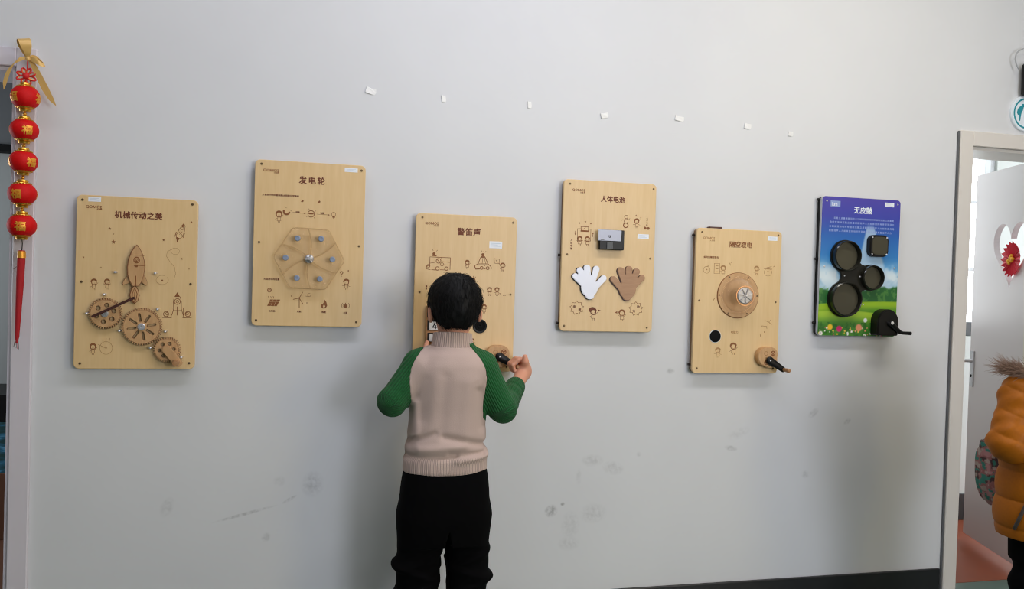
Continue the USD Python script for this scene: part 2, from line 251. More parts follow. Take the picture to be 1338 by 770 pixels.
# ------------------------------------------------------------------ wall paint with its scuffs
SCUFF = [  # x, z, half width, half height, turn (degrees), strength
 (.000, .615, .036, .042, 10, .34), (-.119, .630, .020, .018, 0, .22), (-.505, .548, .020, .034, 20, .26), (-.238, .513, .100, .006, -14, .55),
 (-.082, .561, .026, .006, -30, .5), (-.161, .424, .016, .014, -40, .4), (1.099, .679, .042, .022, 0, .30), (1.189, .646, .042, .024, 10, .28),
 (1.043, .612, .012, .032, 5, .18), (.931, .480, .024, .022, -20, .85), (.979, .506, .009, .007, 0, .7), (1.110, .464, .050, .036, 0, .26),
 (1.014, .420, .034, .050, 0, .22), (1.010, .345, .040, .026, 0, .22), (1.716, .717, .026, .011, 10, .5), (2.106, .863, .026, .014, -35, .4),
 (2.275, .824, .018, .011, -30, .4), (1.427, 1.044, .018, .012, 0, .45), (2.076, .597, .020, .016, 0, .28), (1.75, .78, .05, .02, -20, .16),
 (1.30, .70, .010, .010, 0, .3), (-.76, 1.60, .008, .010, 0, .25)]
nodes = {"g": ("geometry", {}), "n": ("noise_texture", {"scale": 60, "detail": 3, "roughness": .55}), "nr": ("map_range", {"from_min": .30, "from_max": .72, "clamp": True}),
         "w": ("noise_texture", {"scale": 1.3, "detail": 3}), "wr": ("rgb_ramp", {"ramp": [(.3, lin(214, 215, 217)), (.7, lin(220, 221, 222))]}),
         "o": ("noise_texture", {"scale": 240, "detail": 3}), "b": ("bump", {"strength": .06, "distance": .001}),
         "mx": ("mix", {"color2": lin(70, 70, 66)}), "p": ("principled_bsdf", {"roughness": .55})}
links = [("g.position", "n.vector"), ("n.fac", "nr.value"), ("g.position", "w.vector"), ("w.fac", "wr.fac"), ("g.position", "o.vector"), ("o.fac", "b.height"), ("b.normal", "p.normal")]
prev = None
for i, (x, z, a, b, ang, st) in enumerate(SCUFF):
    nodes[f"m{i}"] = ("mapping", {"mapping_type": "texture", "location": (x, 0, z), "rotation": (0, math.radians(ang), 0), "scale": (a * 1.25, .05, b * 1.25)})
    nodes[f"s{i}"] = ("gradient_texture", {"gradient_type": "spherical"})
    nodes[f"k{i}"] = ("map_range", {"from_min": 0.0, "from_max": .55, "to_min": 0, "to_max": st * .75, "clamp": True})
    links += [("g.position", f"m{i}.vector"), (f"m{i}.vector", f"s{i}.vector"), (f"s{i}.fac", f"k{i}.value")]
    if prev is None: prev = f"k{i}.result"
    else:
        nodes[f"x{i}"] = ("math", {"math_type": "maximum"}); links += [(prev, f"x{i}.value1"), (f"k{i}.result", f"x{i}.value2")]; prev = f"x{i}.value"
nodes["sm"] = ("math", {"math_type": "multiply", "use_clamp": True})
links += [(prev, "sm.value1"), ("nr.result", "sm.value2"), ("sm.value", "mx.fac"), ("wr.color", "mx.color1"), ("mx.color", "p.base_color")]
mat("wall_paint", nodes, links)

# ------------------------------------------------------------------ the room
def struct(name, mesh, m, **kw): return obj(name, mesh, m, kind="structure", **kw)
DL0, DL1, DH = -1.90, -1.012, 2.072                # doorway at the left
DR0, DR1 = 2.862, 3.42                             # doorway at the right
WT = 0.2
w = sbox(X0, 0, X1 + 1.1, ZC).difference(U(sbox(DL0, -.1, DL1, DH), sbox(DR0, -.1, DR1, 2.07)))
struct("wall_back", extrude(w, xz(WT), WT), "wall_paint", label="white painted wall with scuffs that carries the exhibit boards")
def wall_with_windows(axis, pos, a0, a1, holes, th):
    s = sbox(a0, 0, a1, ZC)
    for h in holes: s = s.difference(sbox(*h))
    m = extrude(s, lambda q: np.stack([q[:, 0], np.zeros(len(q)), q[:, 1]], 1), th); v = np.array(m.vertices); f = np.array(m.faces)
    if axis == "y": v[:, 1] += pos
    else: v = np.stack([pos - v[:, 1], v[:, 0], v[:, 2]], 1)
    t = trimesh.Trimesh(v, f, process=False)
    return t if t.volume > 0 else trimesh.Trimesh(v, f[:, ::-1], process=False)
REARW = [(2.1, .93, 3.62, 2.56), (.72, 2.62, 3.62, 3.17)]; SIDEW = [(-4.9, 1.18, -3.5, 2.62)]
struct("wall_rear", wall_with_windows("y", Y0, X0, X1, REARW, .2), "room_white", label="white wall behind the visitor with a wide window")
struct("wall_right", wall_with_windows("x", X1, Y0, 0, SIDEW, .2), "room_white", label="white side wall with a high window")
struct("wall_left", box(X0 - .2, X0, Y0, 2.2, 0, ZC), "room_white", label="plain white wall on the left side")
struct("floor", box(X0 - .2, X1 + .2, Y0 - .2, .17, -.1, 0), "floor_teal", label="grey green floor of the exhibit room")
struct("ceiling", box(X0 - .2, X1 + 1.2, Y0 - .2, 2.3, ZC, ZC + .1), "ceiling_white", label="white ceiling above the exhibit room")
def window_frame(p, lo, hi, fixed, axis, n):
    th = .05
    def bar(a0, a1, z0, z1): return bevel_box(a0, a1, fixed - .03, fixed + .03, z0, z1) if axis == "y" else bevel_box(fixed - .03, fixed + .03, a0, a1, z0, z1)
    for a in np.linspace(lo[0], hi[0] - th, n + 1): obj("frame_post", bar(a, a + th, lo[1], hi[1]), "window_frame_white", p)
    for z in (lo[1], hi[1] - th): obj("frame_rail", bar(lo[0], hi[0], z, z + th), "window_frame_white", p)
for nm, q, fx, ax in (("window_1", REARW[0], Y0 - .1, "y"), ("window_4", REARW[1], Y0 - .1, "y"), ("window_2", SIDEW[0], X1 + .1, "x")):
    p = thing(nm, "white framed window that lets the daylight into the room", "window", kind="structure"); window_frame(p, q[:2], q[2:], fx, ax, 4 if nm == "window_4" else 2)
struct("baseboard_back", bevel_box(DL1 + .075, DR0 - .085, -.014, 0, 0, .15), "dark_skirting", label="black skirting board along the foot of the white wall")

for lx, ly, pw, lc in LAMPS:
    p = thing("ceiling_lamp", {2.3: "long ceiling lamp nearest the right doorway", .7: "long ceiling lamp above the boards in the middle", -.9: "unseen ceiling lamp added to brighten the wall by the lantern string"}[lx], "ceiling lamp", (lx, ly, ZC))
    obj("housing", bevel_box(lx - .64, lx + .64, ly - .19, ly + .19, ZC - .045, ZC), "window_frame_white", p); obj("diffuser", bevel_box(lx - .61, lx + .61, ly - .16, ly + .16, ZC - .052, ZC - .044, .002), "lamp_diffuser", p)
    area_light(f"LampLight_{int(lx * 10) + 10}", (lx, ly, ZC - .06), (0, .001, -1), 1.2, .3, pw, lc)
# left doorway: casing, jamb, dim room behind
def casing(name, label, x0, x1, zt, wd, m, proud=.016, right=True):
    p = thing(name, label, "door frame", kind="structure")
    if x0 is not None:
        obj("casing_post", bevel_box(x0 - wd, x0, -proud, 0, 0, zt + wd), m, p); obj("jamb", box(x0 - .012, x0 + .014, .0, WT, 0, zt), m, p)
    if x1 is not None:
        obj("casing_post", bevel_box(x1, x1 + wd, -proud, 0, 0, zt + wd), m, p); obj("jamb", box(x1 - .014, x1 + .012, .0, WT, 0, zt), m, p)
    obj("casing_head", bevel_box(x0, x1, -proud, 0, zt, zt + wd), m, p); obj("head_jamb", box(x0 + .014, x1 - .014, 0, WT, zt - .014, zt + .012), m, p)
    return p
casing("trim_1", "lilac white casing round the doorway on the far left", DL0, DL1, DH, .064, "trim_paint")
p = casing("trim_2", "cream casing round the doorway by the yellow jacket", DR0, DR1, 2.07, .068, "door_frame_paint")
obj("edge_seal", bevel_box(DR0 - .077, DR0 - .068, -.010, 0, 0, 2.135), "dim_dark", p, label="dark grey strip standing in for the shaded side of the casing")  # dark strip painted in for the shade on the casing's left side
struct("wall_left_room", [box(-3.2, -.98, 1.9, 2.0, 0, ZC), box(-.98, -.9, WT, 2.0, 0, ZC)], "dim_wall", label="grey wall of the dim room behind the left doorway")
b = thing("roller_shutter", "dark grey rolled shutter box with panel high in the left doorway", "shutter", (-1.9, 1.8, 2.0))
obj("shutter_panel", bevel_box(-2.6, -1.2, 1.82, 1.9, 2.05, 2.9), "dim_dark", b); obj("bottom_rail", bevel_box(-2.6, -1.2, 1.80, 1.9, 2.01, 2.045), "black_matte", b)
c = thing("display_case", "black topped display case with teal glass front in the left doorway", "cabinet", (-1.8, 1.6, 0))
obj("lid", bevel_box(-2.4, -1.35, 1.47, 1.895, .60, .74), "black_plastic", c)
obj("glass_front", bevel_box(-2.38, -1.37, 1.47, 1.895, .34, .60), "screen_glow", c, label="teal glass front with blue streaks")
obj("plinth", bevel_box(-2.4, -1.35, 1.47, 1.895, 0, .34), "wood_brown", c, label="brown wooden plinth")
struct("floor_left_room", box(-3.2, -.9, .17, 2.0, -.1, 0), "wood_brown", label="brown floor of the dim room behind the left doorway")

# right doorway: corridor, window, open door leaf
CY = 1.09
wx0, wx1, wz0, wz1 = 3.2, 4.082, 1.14, 2.75
s = sbox(2.6, 0, X1 + 1.1, ZC).difference(sbox(wx0, wz0, wx1, wz1))
struct("wall_corridor", extrude(s, xz(CY + .15), .15), "corridor_wall", label="pale wall of the corridor behind the open door")
struct("wall_corridor_end", box(2.6, 2.7, WT, CY, 0, ZC), "corridor_wall", label="end wall of the corridor behind the panel wall")
struct("floor_corridor", box(2.6, X1 + 1.2, .17, CY + .15, -.1, .002), "floor_orange", label="orange floor of the corridor behind the open door")
struct("baseboard_corridor", bevel_box(2.7, X1 + 1.1, CY - .014, CY, 0, .165), "dark_skirting", label="black skirting along the corridor wall")
p = thing("window_3", "bright overexposed corridor window with thin cross bars", "window", (wx0, CY, wz0), kind="structure")
obj("bottom_rail", bevel_box(wx0, wx1, CY + .02, CY + .08, wz0, wz0 + .085), "dim_dark", p, label="dark bottom rail")
for x in (wx0, wx1 - .03): obj("frame_post", bevel_box(x, x + .03, CY + .02, CY + .08, wz0 + .085, wz1), "window_frame_white", p)
for z in (1.553, 1.974, 2.395): obj("cross_bar", tube([(wx0, CY + .05, z), (wx1, CY + .05, z)], .009), "window_frame_white", p)
obj("pane", box(wx0 + .03, wx1 - .03, CY + .06, CY + .064, wz0 + .085, wz1), "window_pane", p)

LX, LY, LA = 3.605, .74, math.radians(18.4)         # free edge of the leaf, its direction towards the hinge
ld = np.array([-math.sin(LA), -math.cos(LA), 0]); ln = np.array([-math.cos(LA), math.sin(LA), 0])   # along the leaf; out of the face we see
def leaf_map(h):
    return lambda q: np.array([LX, LY, 0]) + q[:, :1] * ld + np.stack([0 * q[:, 0], 0 * q[:, 0], q[:, 1]], 1) + h * ln
def leaf_extrude(shape, h, depth):
    out = []
    for q in polys(shape):
        m = trimesh.creation.extrude_polygon(q, 1.0, engine="earcut"); v = np.array(m.vertices)
        t = trimesh.Trimesh(leaf_map(h)(v[:, :2]) + v[:, 2:] * depth * ln, np.array(m.faces), process=False)
        if t.volume < 0: t = trimesh.Trimesh(t.vertices, np.array(t.faces)[:, ::-1], process=False)
        out.append(t)
    return trimesh.util.concatenate(out)
def leaf_uv(px, py):
    """Where a pixel's ray meets the leaf's near face, as (along, height)."""
    d = ray(px, py); k = ((np.array([LX, LY, 0]) - CAM) @ ln) / (d @ ln); q = CAM + k * d - np.array([LX, LY, 0]); return np.array([q @ ld, q[2]])
hc = leaf_uv(1321, 312)
tt = np.linspace(0, 2 * np.pi, 80)
hx, hy = 16 * np.sin(tt) ** 3, 13 * np.cos(tt) - 5 * np.cos(2 * tt) - 2 * np.cos(3 * tt) - np.cos(4 * tt)
heart = Polygon(np.stack([hc[0] + hx * .0108, hc[1] + (hy - 5.0) * .0118], 1)).buffer(0)
leaf = sbox(0, .045, .72, 2.07).difference(heart)
d2 = thing("door_1", "white open door leaf with a heart shaped cut-out and red flower", "door", (LX, LY, 0), kind="structure")
obj("leaf", leaf_extrude(leaf, -.030, .030), "door_paint", d2)
hu = leaf_uv(1271, 482)
hd = obj("handle_plate", leaf_extrude(rrect(.036, .20, .004, 3, hu[0], hu[1]), 0, .008), "steel", d2, label="long satin steel handle plate")
lv = lambda q, h: leaf_map(h)(np.array([q]))[0]
obj("lever", tube([lv((hu[0], hu[1] + .045), .008), lv((hu[0], hu[1] + .045), .05), lv((hu[0] - .02, hu[1] + .045), .055), lv((hu[0] - .095, hu[1] + .043), .055)], [.010, .010, .010, .008], 10), "steel", hd, smooth=40)
obj("keyhole", leaf_extrude(O((hu[0], hu[1] - .04), .008), .008, .002), "black_matte", hd)
# paper flower in the heart
fc = leaf_uv(1325, 339); fb = lv(fc, .006)
fl = thing("paper_flower", "pleated red paper flower with a yellow middle on the heart cut-out", "paper flower", fb)
n, th = 36, np.arange(36) * 2 * np.pi / 36
rad = np.where(np.arange(n) % 2 == 0, .092, .079); hgt = np.where(np.arange(n) % 2 == 0, .016, .006)
v, f = [], []
for k in range(n): v.append(lv((fc[0] + rad[k] * math.cos(th[k]), fc[1] + rad[k] * math.sin(th[k])), .005 + hgt[k]))
for k in range(n): v.append(lv((fc[0] + .02 * math.cos(th[k]), fc[1] + .02 * math.sin(th[k])), .005 + hgt[k] * .6))
for k in range(n): v.append(lv((fc[0] + rad[k] * math.cos(th[k]), fc[1] + rad[k] * math.sin(th[k])), .003 + hgt[k]))
v.append(lv(fc, .010)); v.append(lv(fc, .002))
for k in range(n):
    j = (k + 1) % n
    f += [(k, j, n + j), (k, n + j, n + k), (n + k, n + j, 3 * n), (k, 2 * n + k, 2 * n + j), (k, 2 * n + j, j), (2 * n + k, 3 * n + 1, 2 * n + j)]
obj("pleated_rim", (np.array(v), np.array(f)), "flower_red", fl)
bits = []
for k in range(14):
    a, r_ = rng.uniform(0, 6.28), rng.uniform(0, .022)
    s_ = trimesh.creation.icosphere(1, rng.uniform(.007, .011)); s_.apply_translation(lv((fc[0] + r_ * math.cos(a), fc[1] + 1.3 * r_ * math.sin(a)), .017)); bits.append(s_)
obj("yellow_centre", bits, "flower_yellow", fl, smooth=True)

# sign and speaker by the right doorway
sc = at(1338, 149, 0); sx, sz = sc[0], sc[2]
sg = thing("round_sign", "round white sign with teal ring and figures above the right doorway", "sign", (sx, 0, sz))
disc = O((0, 0), .082, 24)
obj("disc", slab(disc, xz(0, sx, sz), .012, .002), "sign_white", sg)
obj("ring", extrude(O((0, 0), .070, 24).difference(O((0, 0), .063, 24)), xz(-.012, sx, sz), .001), "sign_teal", sg)
fig = U(Polygon([(-.052, .0), (-.048, .018), (-.036, .030), (-.024, .034), (-.017, .027), (-.020, .012), (-.026, .004), (-.029, -.008), (-.033, -.036), (-.039, -.036), (-.039, -.008), (-.046, -.010)]), O((-.020, .034), .008))
obj("figure", extrude(fig, xz(-.012, sx, sz), .001), "sign_teal", sg)
fig2 = U(O((.004, .026), .011), Polygon([(-.010, .012), (.018, .012), (.022, -.020), (.012, -.022), (.010, -.040), (-.002, -.040), (-.004, -.020), (-.012, -.018)]))
obj("figure", extrude(fig2, xz(-.012, sx, sz), .001), "sign_teal", sg)
sb = thing("wall_speaker", "black box loudspeaker with a looped cable high above the round sign", "speaker", (3.16, 0, 2.38))
obj("cabinet", bevel_box(3.105, 3.225, -.11, -.012, 2.315, 2.462, .008), "black_plastic", sb); obj("bracket", bevel_box(3.14, 3.19, -.012, 0, 2.35, 2.43), "dim_dark", sb)
obj("grille", bevel_box(3.115, 3.215, -.116, -.109, 2.345, 2.452, .003), "black_matte", sb); obj("status_plate", bevel_box(3.15, 3.20, -.113, -.109, 2.322, 2.336, .001), "sign_white", sb)
cable = [at(px, py, -.03) for px, py in ((1331, 90), (1328, 84), (1326.5, 77), (1328, 70), (1332, 66), (1336, 64), (1342, 62))]
tt_ = np.linspace(0, 1, 30); ca = np.array(cable); obj("cable", tube(np.stack([np.interp(tt_, np.linspace(0, 1, len(ca)), ca[:, k]) for k in range(3)], 1), .003, 6), "bar_metal", sb, smooth=True)
obj("conduit", tube([(3.16, -.015, 2.46), (3.16, -.015, ZC - .002)], .014, 12), "bar_metal", sb, smooth=40)

# torn tape left on the wall
TAPE = [(485, 119, 14, 8, 12, "largest scrap of white tape on the wall above the tall board"), (580, 129, 6, 9, -6, "thin tape scrap on the wall above the siren board's left corner"),
        (692, 137, 6, 9, -4, "short upright tape scrap on the wall right of the siren board"), (790, 151, 12, 7, -14, "slanted tape scrap on the wall above the hand prints board"),
        (888, 155, 15, 7, 8, "faint wide tape scrap on the wall right of the hand prints board"), (977, 165, 12, 8, 8, "bright square tape scrap on the wall above the dome board"),
        (1033, 175, 9, 7, 4, "small bright tape scrap on the wall nearest the blue board")]
for px, py, w_, h_, ang, lab in TAPE:
    q = at(px, py, 0); w2, h2 = w_ * .0028, h_ * .0028
    sh = affinity.rotate(Polygon([(-w2 / 2, -h2 / 2), (w2 * .38, -h2 * .55), (w2 / 2, -h2 * .1), (w2 * .42, h2 / 2), (-w2 * .1, h2 * .42), (-w2 / 2, h2 * .5)]), -ang, origin=(0, 0))
    m = extrude(sh, xz(0, q[0], q[2]), .0006); v = np.array(m.vertices)
    lift = np.clip((q[0] - v[:, 0]) / w2 + .1, 0, 1) ** 2 * .012 * (v[:, 1] < -.0003); v[:, 1] -= lift     # the left ends curl off the wall
    obj("tape_scrap", trimesh.Trimesh(v, m.faces, process=False), "tape_white", label=lab, cat="tape")

# ------------------------------------------------------------------ the six exhibit boards
PW, PH, BT = 0.392, 0.600, 0.012
PX = [-.615, -.034, .550, 1.127, 1.703, 2.280]; PZ = [1.40 - .052, 1.40 + .107, 1.40 - .057, 1.40 + .105, 1.40 - .061, 1.40 + .102]
YF = -T
def loft_ring(rings):
    n = len(rings[0]); v = np.vstack(rings); f = []
    for i in range(len(rings) - 1):
        for j in range(n):
            a0, a1, b0, b1 = i * n + j, i * n + (j + 1) % n, (i + 1) * n + j, (i + 1) * n + (j + 1) % n
            f += [(a0, b1, a1), (a0, b0, b1)]
    v = np.vstack([v, rings[0].mean(0), rings[-1].mean(0)]); c0, c1 = len(v) - 2, len(v) - 1; o = (len(rings) - 1) * n
    for j in range(n): f += [(c0, j, (j + 1) % n), (c1, o + (j + 1) % n, o + j)]
    t = trimesh.Trimesh(v, np.array(f), process=False)
    return t if t.volume > 0 else trimesh.Trimesh(v, np.array(f)[:, ::-1], process=False)
def board_mesh(cx, cz, w, h, r, y0, y1, c=.0015):
    """Rounded board whose front edge is chamfered: from y1 (back) to y0 (front)."""
    def ring(i, y):
        t = []
        for k, (sx, sz) in enumerate(((1, 1), (-1, 1), (-1, -1), (1, -1))):
            for a in np.linspace(0, np.pi / 2, 7) + k * np.pi / 2:
                t.append((cx + sx * (w / 2 - r) + (r - i) * math.cos(a), y, cz + sz * (h / 2 - r) + (r - i) * math.sin(a)))
        return np.array(t)
    return loft_ring([ring(.0004, y1), ring(0, y1 - .0004), ring(0, y0 + c), ring(c * .4, y0 + c * .35), ring(c * 1.2, y0)])
def panel(k, label, wood=True):
    x, z = PX[k], PZ[k]
    p = thing("exhibit_board", label, "exhibit board", (x, 0, z))
    obj("board", board_mesh(x, z, PW, PH, .018, YF, YF + BT), "birch_ply" if wood else "silver_plate", p)
    i = .0035
    fr = rrect(PW - 2 * i, PH - 2 * i, .015)
    obj("back_frame", extrude(fr.difference(fr.buffer(-.015)), xz(0, x, z), T - BT), "ply_edge" if wood else "black_plastic", p)
    return p
def screw(p, px, py, m="brass_screw", r=.0042):
    q = at(px, py, YF)
    s = obj("screw", lathe([(0, .0), (r, 0), (r, .0012), (r * .8, .0022), (r * .35, .0024), (0, .0024)], q, 12), m, p, smooth=35)
def side_screw(p, k, dz, m="dark_hole"):
    x = PX[k] - PW / 2 + .0035; a = np.array([x + .001, -.012, PZ[k] + dz])
    obj("side_screw", tube([a, a - [.006, 0, 0], a - [.0065, 0, 0], a - [.012, 0, 0]], [.0042, .0042, .0062, .0055], 10), m, p, smooth=35)
def draw(p, name, g, m="engraving", h=0.0, d=.0005): return obj(name, extrude(g, on(h), d), m, p)
def words(p, name, s, px0, py, px1, m="title_ink", h=0, **k): return obj(name, text_at(s, px0, py, px1, h, **k), m, p)
def logo(p, px0, px1, py, m="engraving"):
    a, b = at(px0, py, YF), at(px1, py, YF)
    mesh = latin("QOMOI", (a[0], YF, a[2]), .0088); v = np.array(mesh.vertices); sc_ = (b[0] - a[0]) / (v[:, 0].max() - v[:, 0].min())
    v[:, 0] = a[0] + (v[:, 0] - v[:, 0].min()) * sc_; obj("logo", trimesh.Trimesh(v, mesh.faces, process=False), m, p)
    obj("logo_subtitle", text_cells("大自然", [(px1 - 5.5, py + 2), (px1 - 3.2, py + 2), (px1 - .9, py + 2)], .006, 0), m, p)
def sticker(p, x0, y0, x1, y1, h=0.0):
    a, b = at(x0, y0, YF), at(x1, y1, YF); w_, h_ = b[0] - a[0], a[2] - b[2]; cx, cz = (a[0] + b[0]) / 2, (a[2] + b[2]) / 2
    s = obj("sticker", extrude(sbox(-w_ / 2, -h_ / 2, w_ / 2, h_ / 2), xz(YF - h, cx, cz), .0004), "sticker", p, label="small white paper sticker")
    rows = U(*[sbox(-w_ * .36, o - h_ * .04, w_ * (.36 - .2 * (j % 2)), o + h_ * .04) for j, o in enumerate((h_ * .2, 0, -h_ * .2))])
    obj("sticker_print", extrude(rows, xz(YF - h - .0004, cx, cz), .0002), "sticker_ink", s)
def kid(c, s, pose=0, hat=False):
    """A small engraved cartoon child of height 2 s."""
    x, y = c; k = s; g = [R((x, y - .35 * k), .55 * k, .12 * k + .22), arc((x, y - .45 * k), .52 * k, 185, 340, .26 * k + .25),
        S([(x - .18 * k, y - .3 * k), (x - .18 * k, y - .22 * k)], .3), S([(x + .18 * k, y - .3 * k), (x + .18 * k, y - .22 * k)], .3), arc((x, y - .18 * k), .16 * k, 20, 160, .28),
        S([(x - .28 * k, y + .2 * k), (x - .36 * k, y + .8 * k), (x + .36 * k, y + .8 * k), (x + .28 * k, y + .2 * k)], .42),
        S([(x - .16 * k, y + .8 * k), (x - .18 * k, y + 1.15 * k)], .5), S([(x + .16 * k, y + .8 * k), (x + .18 * k, y + 1.15 * k)], .5)]
    a = (((-.75, -.05), (.75, -.05)), ((-.7, .55), (.8, -.3)), ((-.85, .35), (.75, .5)))[pose % 3]
    for (dx, dy), sx in zip(a, (-1, 1)): g.append(S([(x + sx * .28 * k, y + .28 * k), (x + dx * k, y + dy * k)], .42))
    if hat: g.append(Polygon([(x - .6 * k, y - .72 * k), (x + .6 * k, y - .72 * k), (x + .3 * k, y - 1.15 * k), (x - .3 * k, y - 1.15 * k)]))
    return U(*g)
def star(c, r, n=5, q=.45):
    return Polygon([(c[0] + (r if i % 2 == 0 else r * q) * math.sin(i * math.pi / n), c[1] - (r if i % 2 == 0 else r * q) * math.cos(i * math.pi / n)) for i in range(2 * n)])
def arrow(a, b, w=.5, hd=1.6):
    a, b = np.array(a, float), np.array(b, float); d = (b - a) / np.linalg.norm(b - a); n_ = np.array([-d[1], d[0]])
    return U(S([a, b - d * hd], w), Polygon([b, b - d * hd * 1.5 + n_ * hd * .7, b - d * hd * 1.5 - n_ * hd * .7]))

# ---- board 1: gears and rocket
p = panel(0, "board with wooden gears and rocket, nearest the red lantern string")
for s in ((108, 261), (251.5, 267.3), (106.3, 368.2), (249, 371.4), (104.3, 475), (247, 474.7)): screw(p, *s)
sticker(p, 115.5, 257.2, 132, 264); logo(p, 112.5, 133, 271.5)
words(p, "title_lettering", "机械传动之美", 149.5, 283.3, 212.8)
for c, r in (((148.3, 316.3), 3), ((143.4, 299), 2), ((148.5, 306), 1.1), ((109, 336.3), 1.5), ((132, 349.6), 1.3), ((213.8, 313.8), 1.8), ((237.5, 338.4), 1.6), ((247, 351.6), 1.2), ((250.2, 290.5), 1.6), ((212, 366.5), 1.6)):
    draw(p, "star_engraving", star(c, r), "engraving" if r > 1.4 else "engraving_pale")
rk = U(Polygon([(240.6, 291.5), (242, 295.5), (238.5, 297.5), (237.2, 295)]), S([(237, 296), (233.5, 301), (230.5, 307), (230.5, 312)], .6), S([(242, 296), (241, 303), (238.5, 309.5), (234.5, 312)], .6), R((238.2, 298.7), 2.1, .55),
       S([(234, 303), (238.5, 308)], .5), S([(238, 303), (234.5, 306.5)], .5), Polygon([(230.4, 309.5), (234.8, 311.5), (231.2, 317.3)]), S([(230.3, 303.5), (228.6, 309)], .9), S([(241.2, 305), (239.6, 310.5)], .9))
draw(p, "rocket_engraving", rk)
t_ = np.linspace(0, 1, 40)
loop = [(229 + 5.5 * math.cos(6.28 * q + 2.6) + 0 * q, 328.5 + 4.2 * math.sin(6.28 * q + 2.6)) for q in t_]
draw(p, "trail_engraving", U(S(loop, .35), S([(224, 326), (218.5, 329), (217.5, 335), (222, 342), (228, 349), (229.5, 358), (227, 366)], .35), S([(204 + 8 + 8 * math.cos(q), 366 + 6 * math.sin(q)) for q in np.linspace(-.6, 5.2, 30)], .35)), "engraving_pale")
draw(p, "child_engraving", kid((122.8, 371.5), 6.6, 1)); draw(p, "child_engraving", kid((140, 371.2), 6.2, 0))
sh = U(Polygon([(231.6, 382), (235.2, 388), (228, 388)]), S([(227.8, 388), (226.6, 394), (226.9, 404), (224.5, 412)], .7), S([(235.4, 388), (237, 394), (237, 404), (239.5, 412)], .7), R((231.8, 394.2), 4.2, .8), R((231.8, 394.2), 2, .6),
       S([(231.5, 401), (231.5, 412)], .8), S([(227, 406), (236, 406)], .8), S([(223.5, 403), (223.6, 414)], .9), S([(239.8, 403), (239.9, 414)], .9),
       R((217, 410.5), 3.8, .9), R((218, 410), 1.9, .6), R((245.5, 410.5), 3.8, .9), R((244.6, 410), 1.9, .6), S([(212.5, 415), (224, 415.2)], .9), S([(239, 415.3), (250, 415)], .9))
draw(p, "launch_pad_engraving", sh)
draw(p, "child_engraving", kid((121.5, 456), 6.8, 1)); draw(p, "wheel_engraving", U(R((138.6, 454.8), 8.6, .45), O((138.6, 454.8), 1.1), S([(128, 450), (138, 455)], .5), *[S([(134 + 4.5 * k, 445), (134.5 + 4.5 * k, 442)], .5) for k in range(3)]), "engraving_pale")
S1 = 398.0                                        # pixels per metre on this board, for the mechanism's sizes
def gear(name, c, r, n, holes, h, d=.009, slots=None):
    q = at(c[0], c[1], -(T + h)); th = []
    for i in range(n):
        a = i * 2 * math.pi / n; w_ = 2 * math.pi / n
        for da, rr in ((-.30, r - .0062), (-.15, r), (.15, r), (.30, r - .0062)): th.append(((rr) * math.cos(a + da * w_), rr * math.sin(a + da * w_)))
    g = Polygon(th)
    for (hx_, hz_, hr) in holes: g = g.difference(O((hx_, hz_), hr, 8))
    if slots: g = g.difference(U(*slots))
    e = obj(name, extrude(g, xz(q[1], q[0], q[2]), d - .001), "gear_edge_wood", p)
    obj("gear_face", extrude(g.buffer(-.0005), xz(q[1] - d + .001, q[0], q[2]), .001), "gear_wood", e, label="pale wooden gear face")
    obj("rim_groove", extrude(O((0, 0), r - .0075, 16).difference(O((0, 0), r - .0083, 16)), xz(q[1] - d, q[0], q[2]), .0003), "engraving", e)
    return e, q
def hole_ring(n, rr, hr, a0=0): return [(rr * math.cos(a0 + 6.2832 * i / n), rr * math.sin(a0 + 6.2832 * i / n), hr) for i in range(n)]
ga, qa = gear("large_gear", (138.1, 409.7), .0545, 38, hole_ring(6, .029, .0078, .35), .006)
gb, qb = gear("large_gear", (185.7, 427.0), .0665, 46, [], .006, slots=[LineString([(.022 * math.cos(a), .022 * math.sin(a)), (.044 * math.cos(a), .044 * math.sin(a))]).buffer(.0042, quad_segs=5) for a in np.arange(8) * np.pi / 4 + .2])
gc, qc = gear("small_gear", (218.3, 457.0), .046, 32, hole_ring(6, .0235, .0062, .1), .006)
for q, r in ((qa, .0118), (qb, .0125), (qc, .0118)):
    obj("axle_cap", lathe([(0, 0), (r, 0), (r, .006), (r * .86, .0075), (r * .35, .008), (r * .3, .0065), (0, .0065)], q + np.array([0, -.009, 0]), 24), "steel", p, smooth=35)
def hull_pts(pts, r, d):
    """Flat bar with round ends through 3-D points (y gives the back face)."""
    g = LineString([(a[0], a[2]) for a in pts]).buffer(r, quad_segs=6); return extrude(g, lambda xy: np.stack([xy[:, 0], np.full(len(xy), pts[0][1]), xy[:, 1]], 1), d)
a0, a1 = at(174.6, 389.6, -(T + .026)), at(121.5, 413.6, -(T + .026))
obj("link_rod", hull_pts([a0, a1], .0045, .004), "dark_rod", p, label="dark red brown link rod")
c0, c1 = at(218.3, 457, -(T + .024)), at(233.2, 474.5, -(T + .024))
cr = obj("crank", hull_pts([c0, c1], .0135, .009), "gear_wood", p)
obj("crank_knob", lathe([(0, 0), (.009, 0), (.0105, .02), (.0115, .032), (.0095, .038), (0, .039)], c1 + np.array([-.004, -.009, .004]), 20), "copper_wood", cr, smooth=40)
for s in ((135.6, 384.9), (112.8, 409.7), (155.5, 432.5), (205.3, 404.2), (215.5, 433.4), (196, 454.8), (236.6, 467.2), (150, 355.8), (202.3, 357.2)):
    q = at(s[0], s[1], -(T + .024)); q[1] = -T
    obj("steel_pin", lathe([(0, 0), (.0042, 0), (.0042, .022), (.0034, .025), (0, .0262)], q, 12), "steel", p, smooth=35)
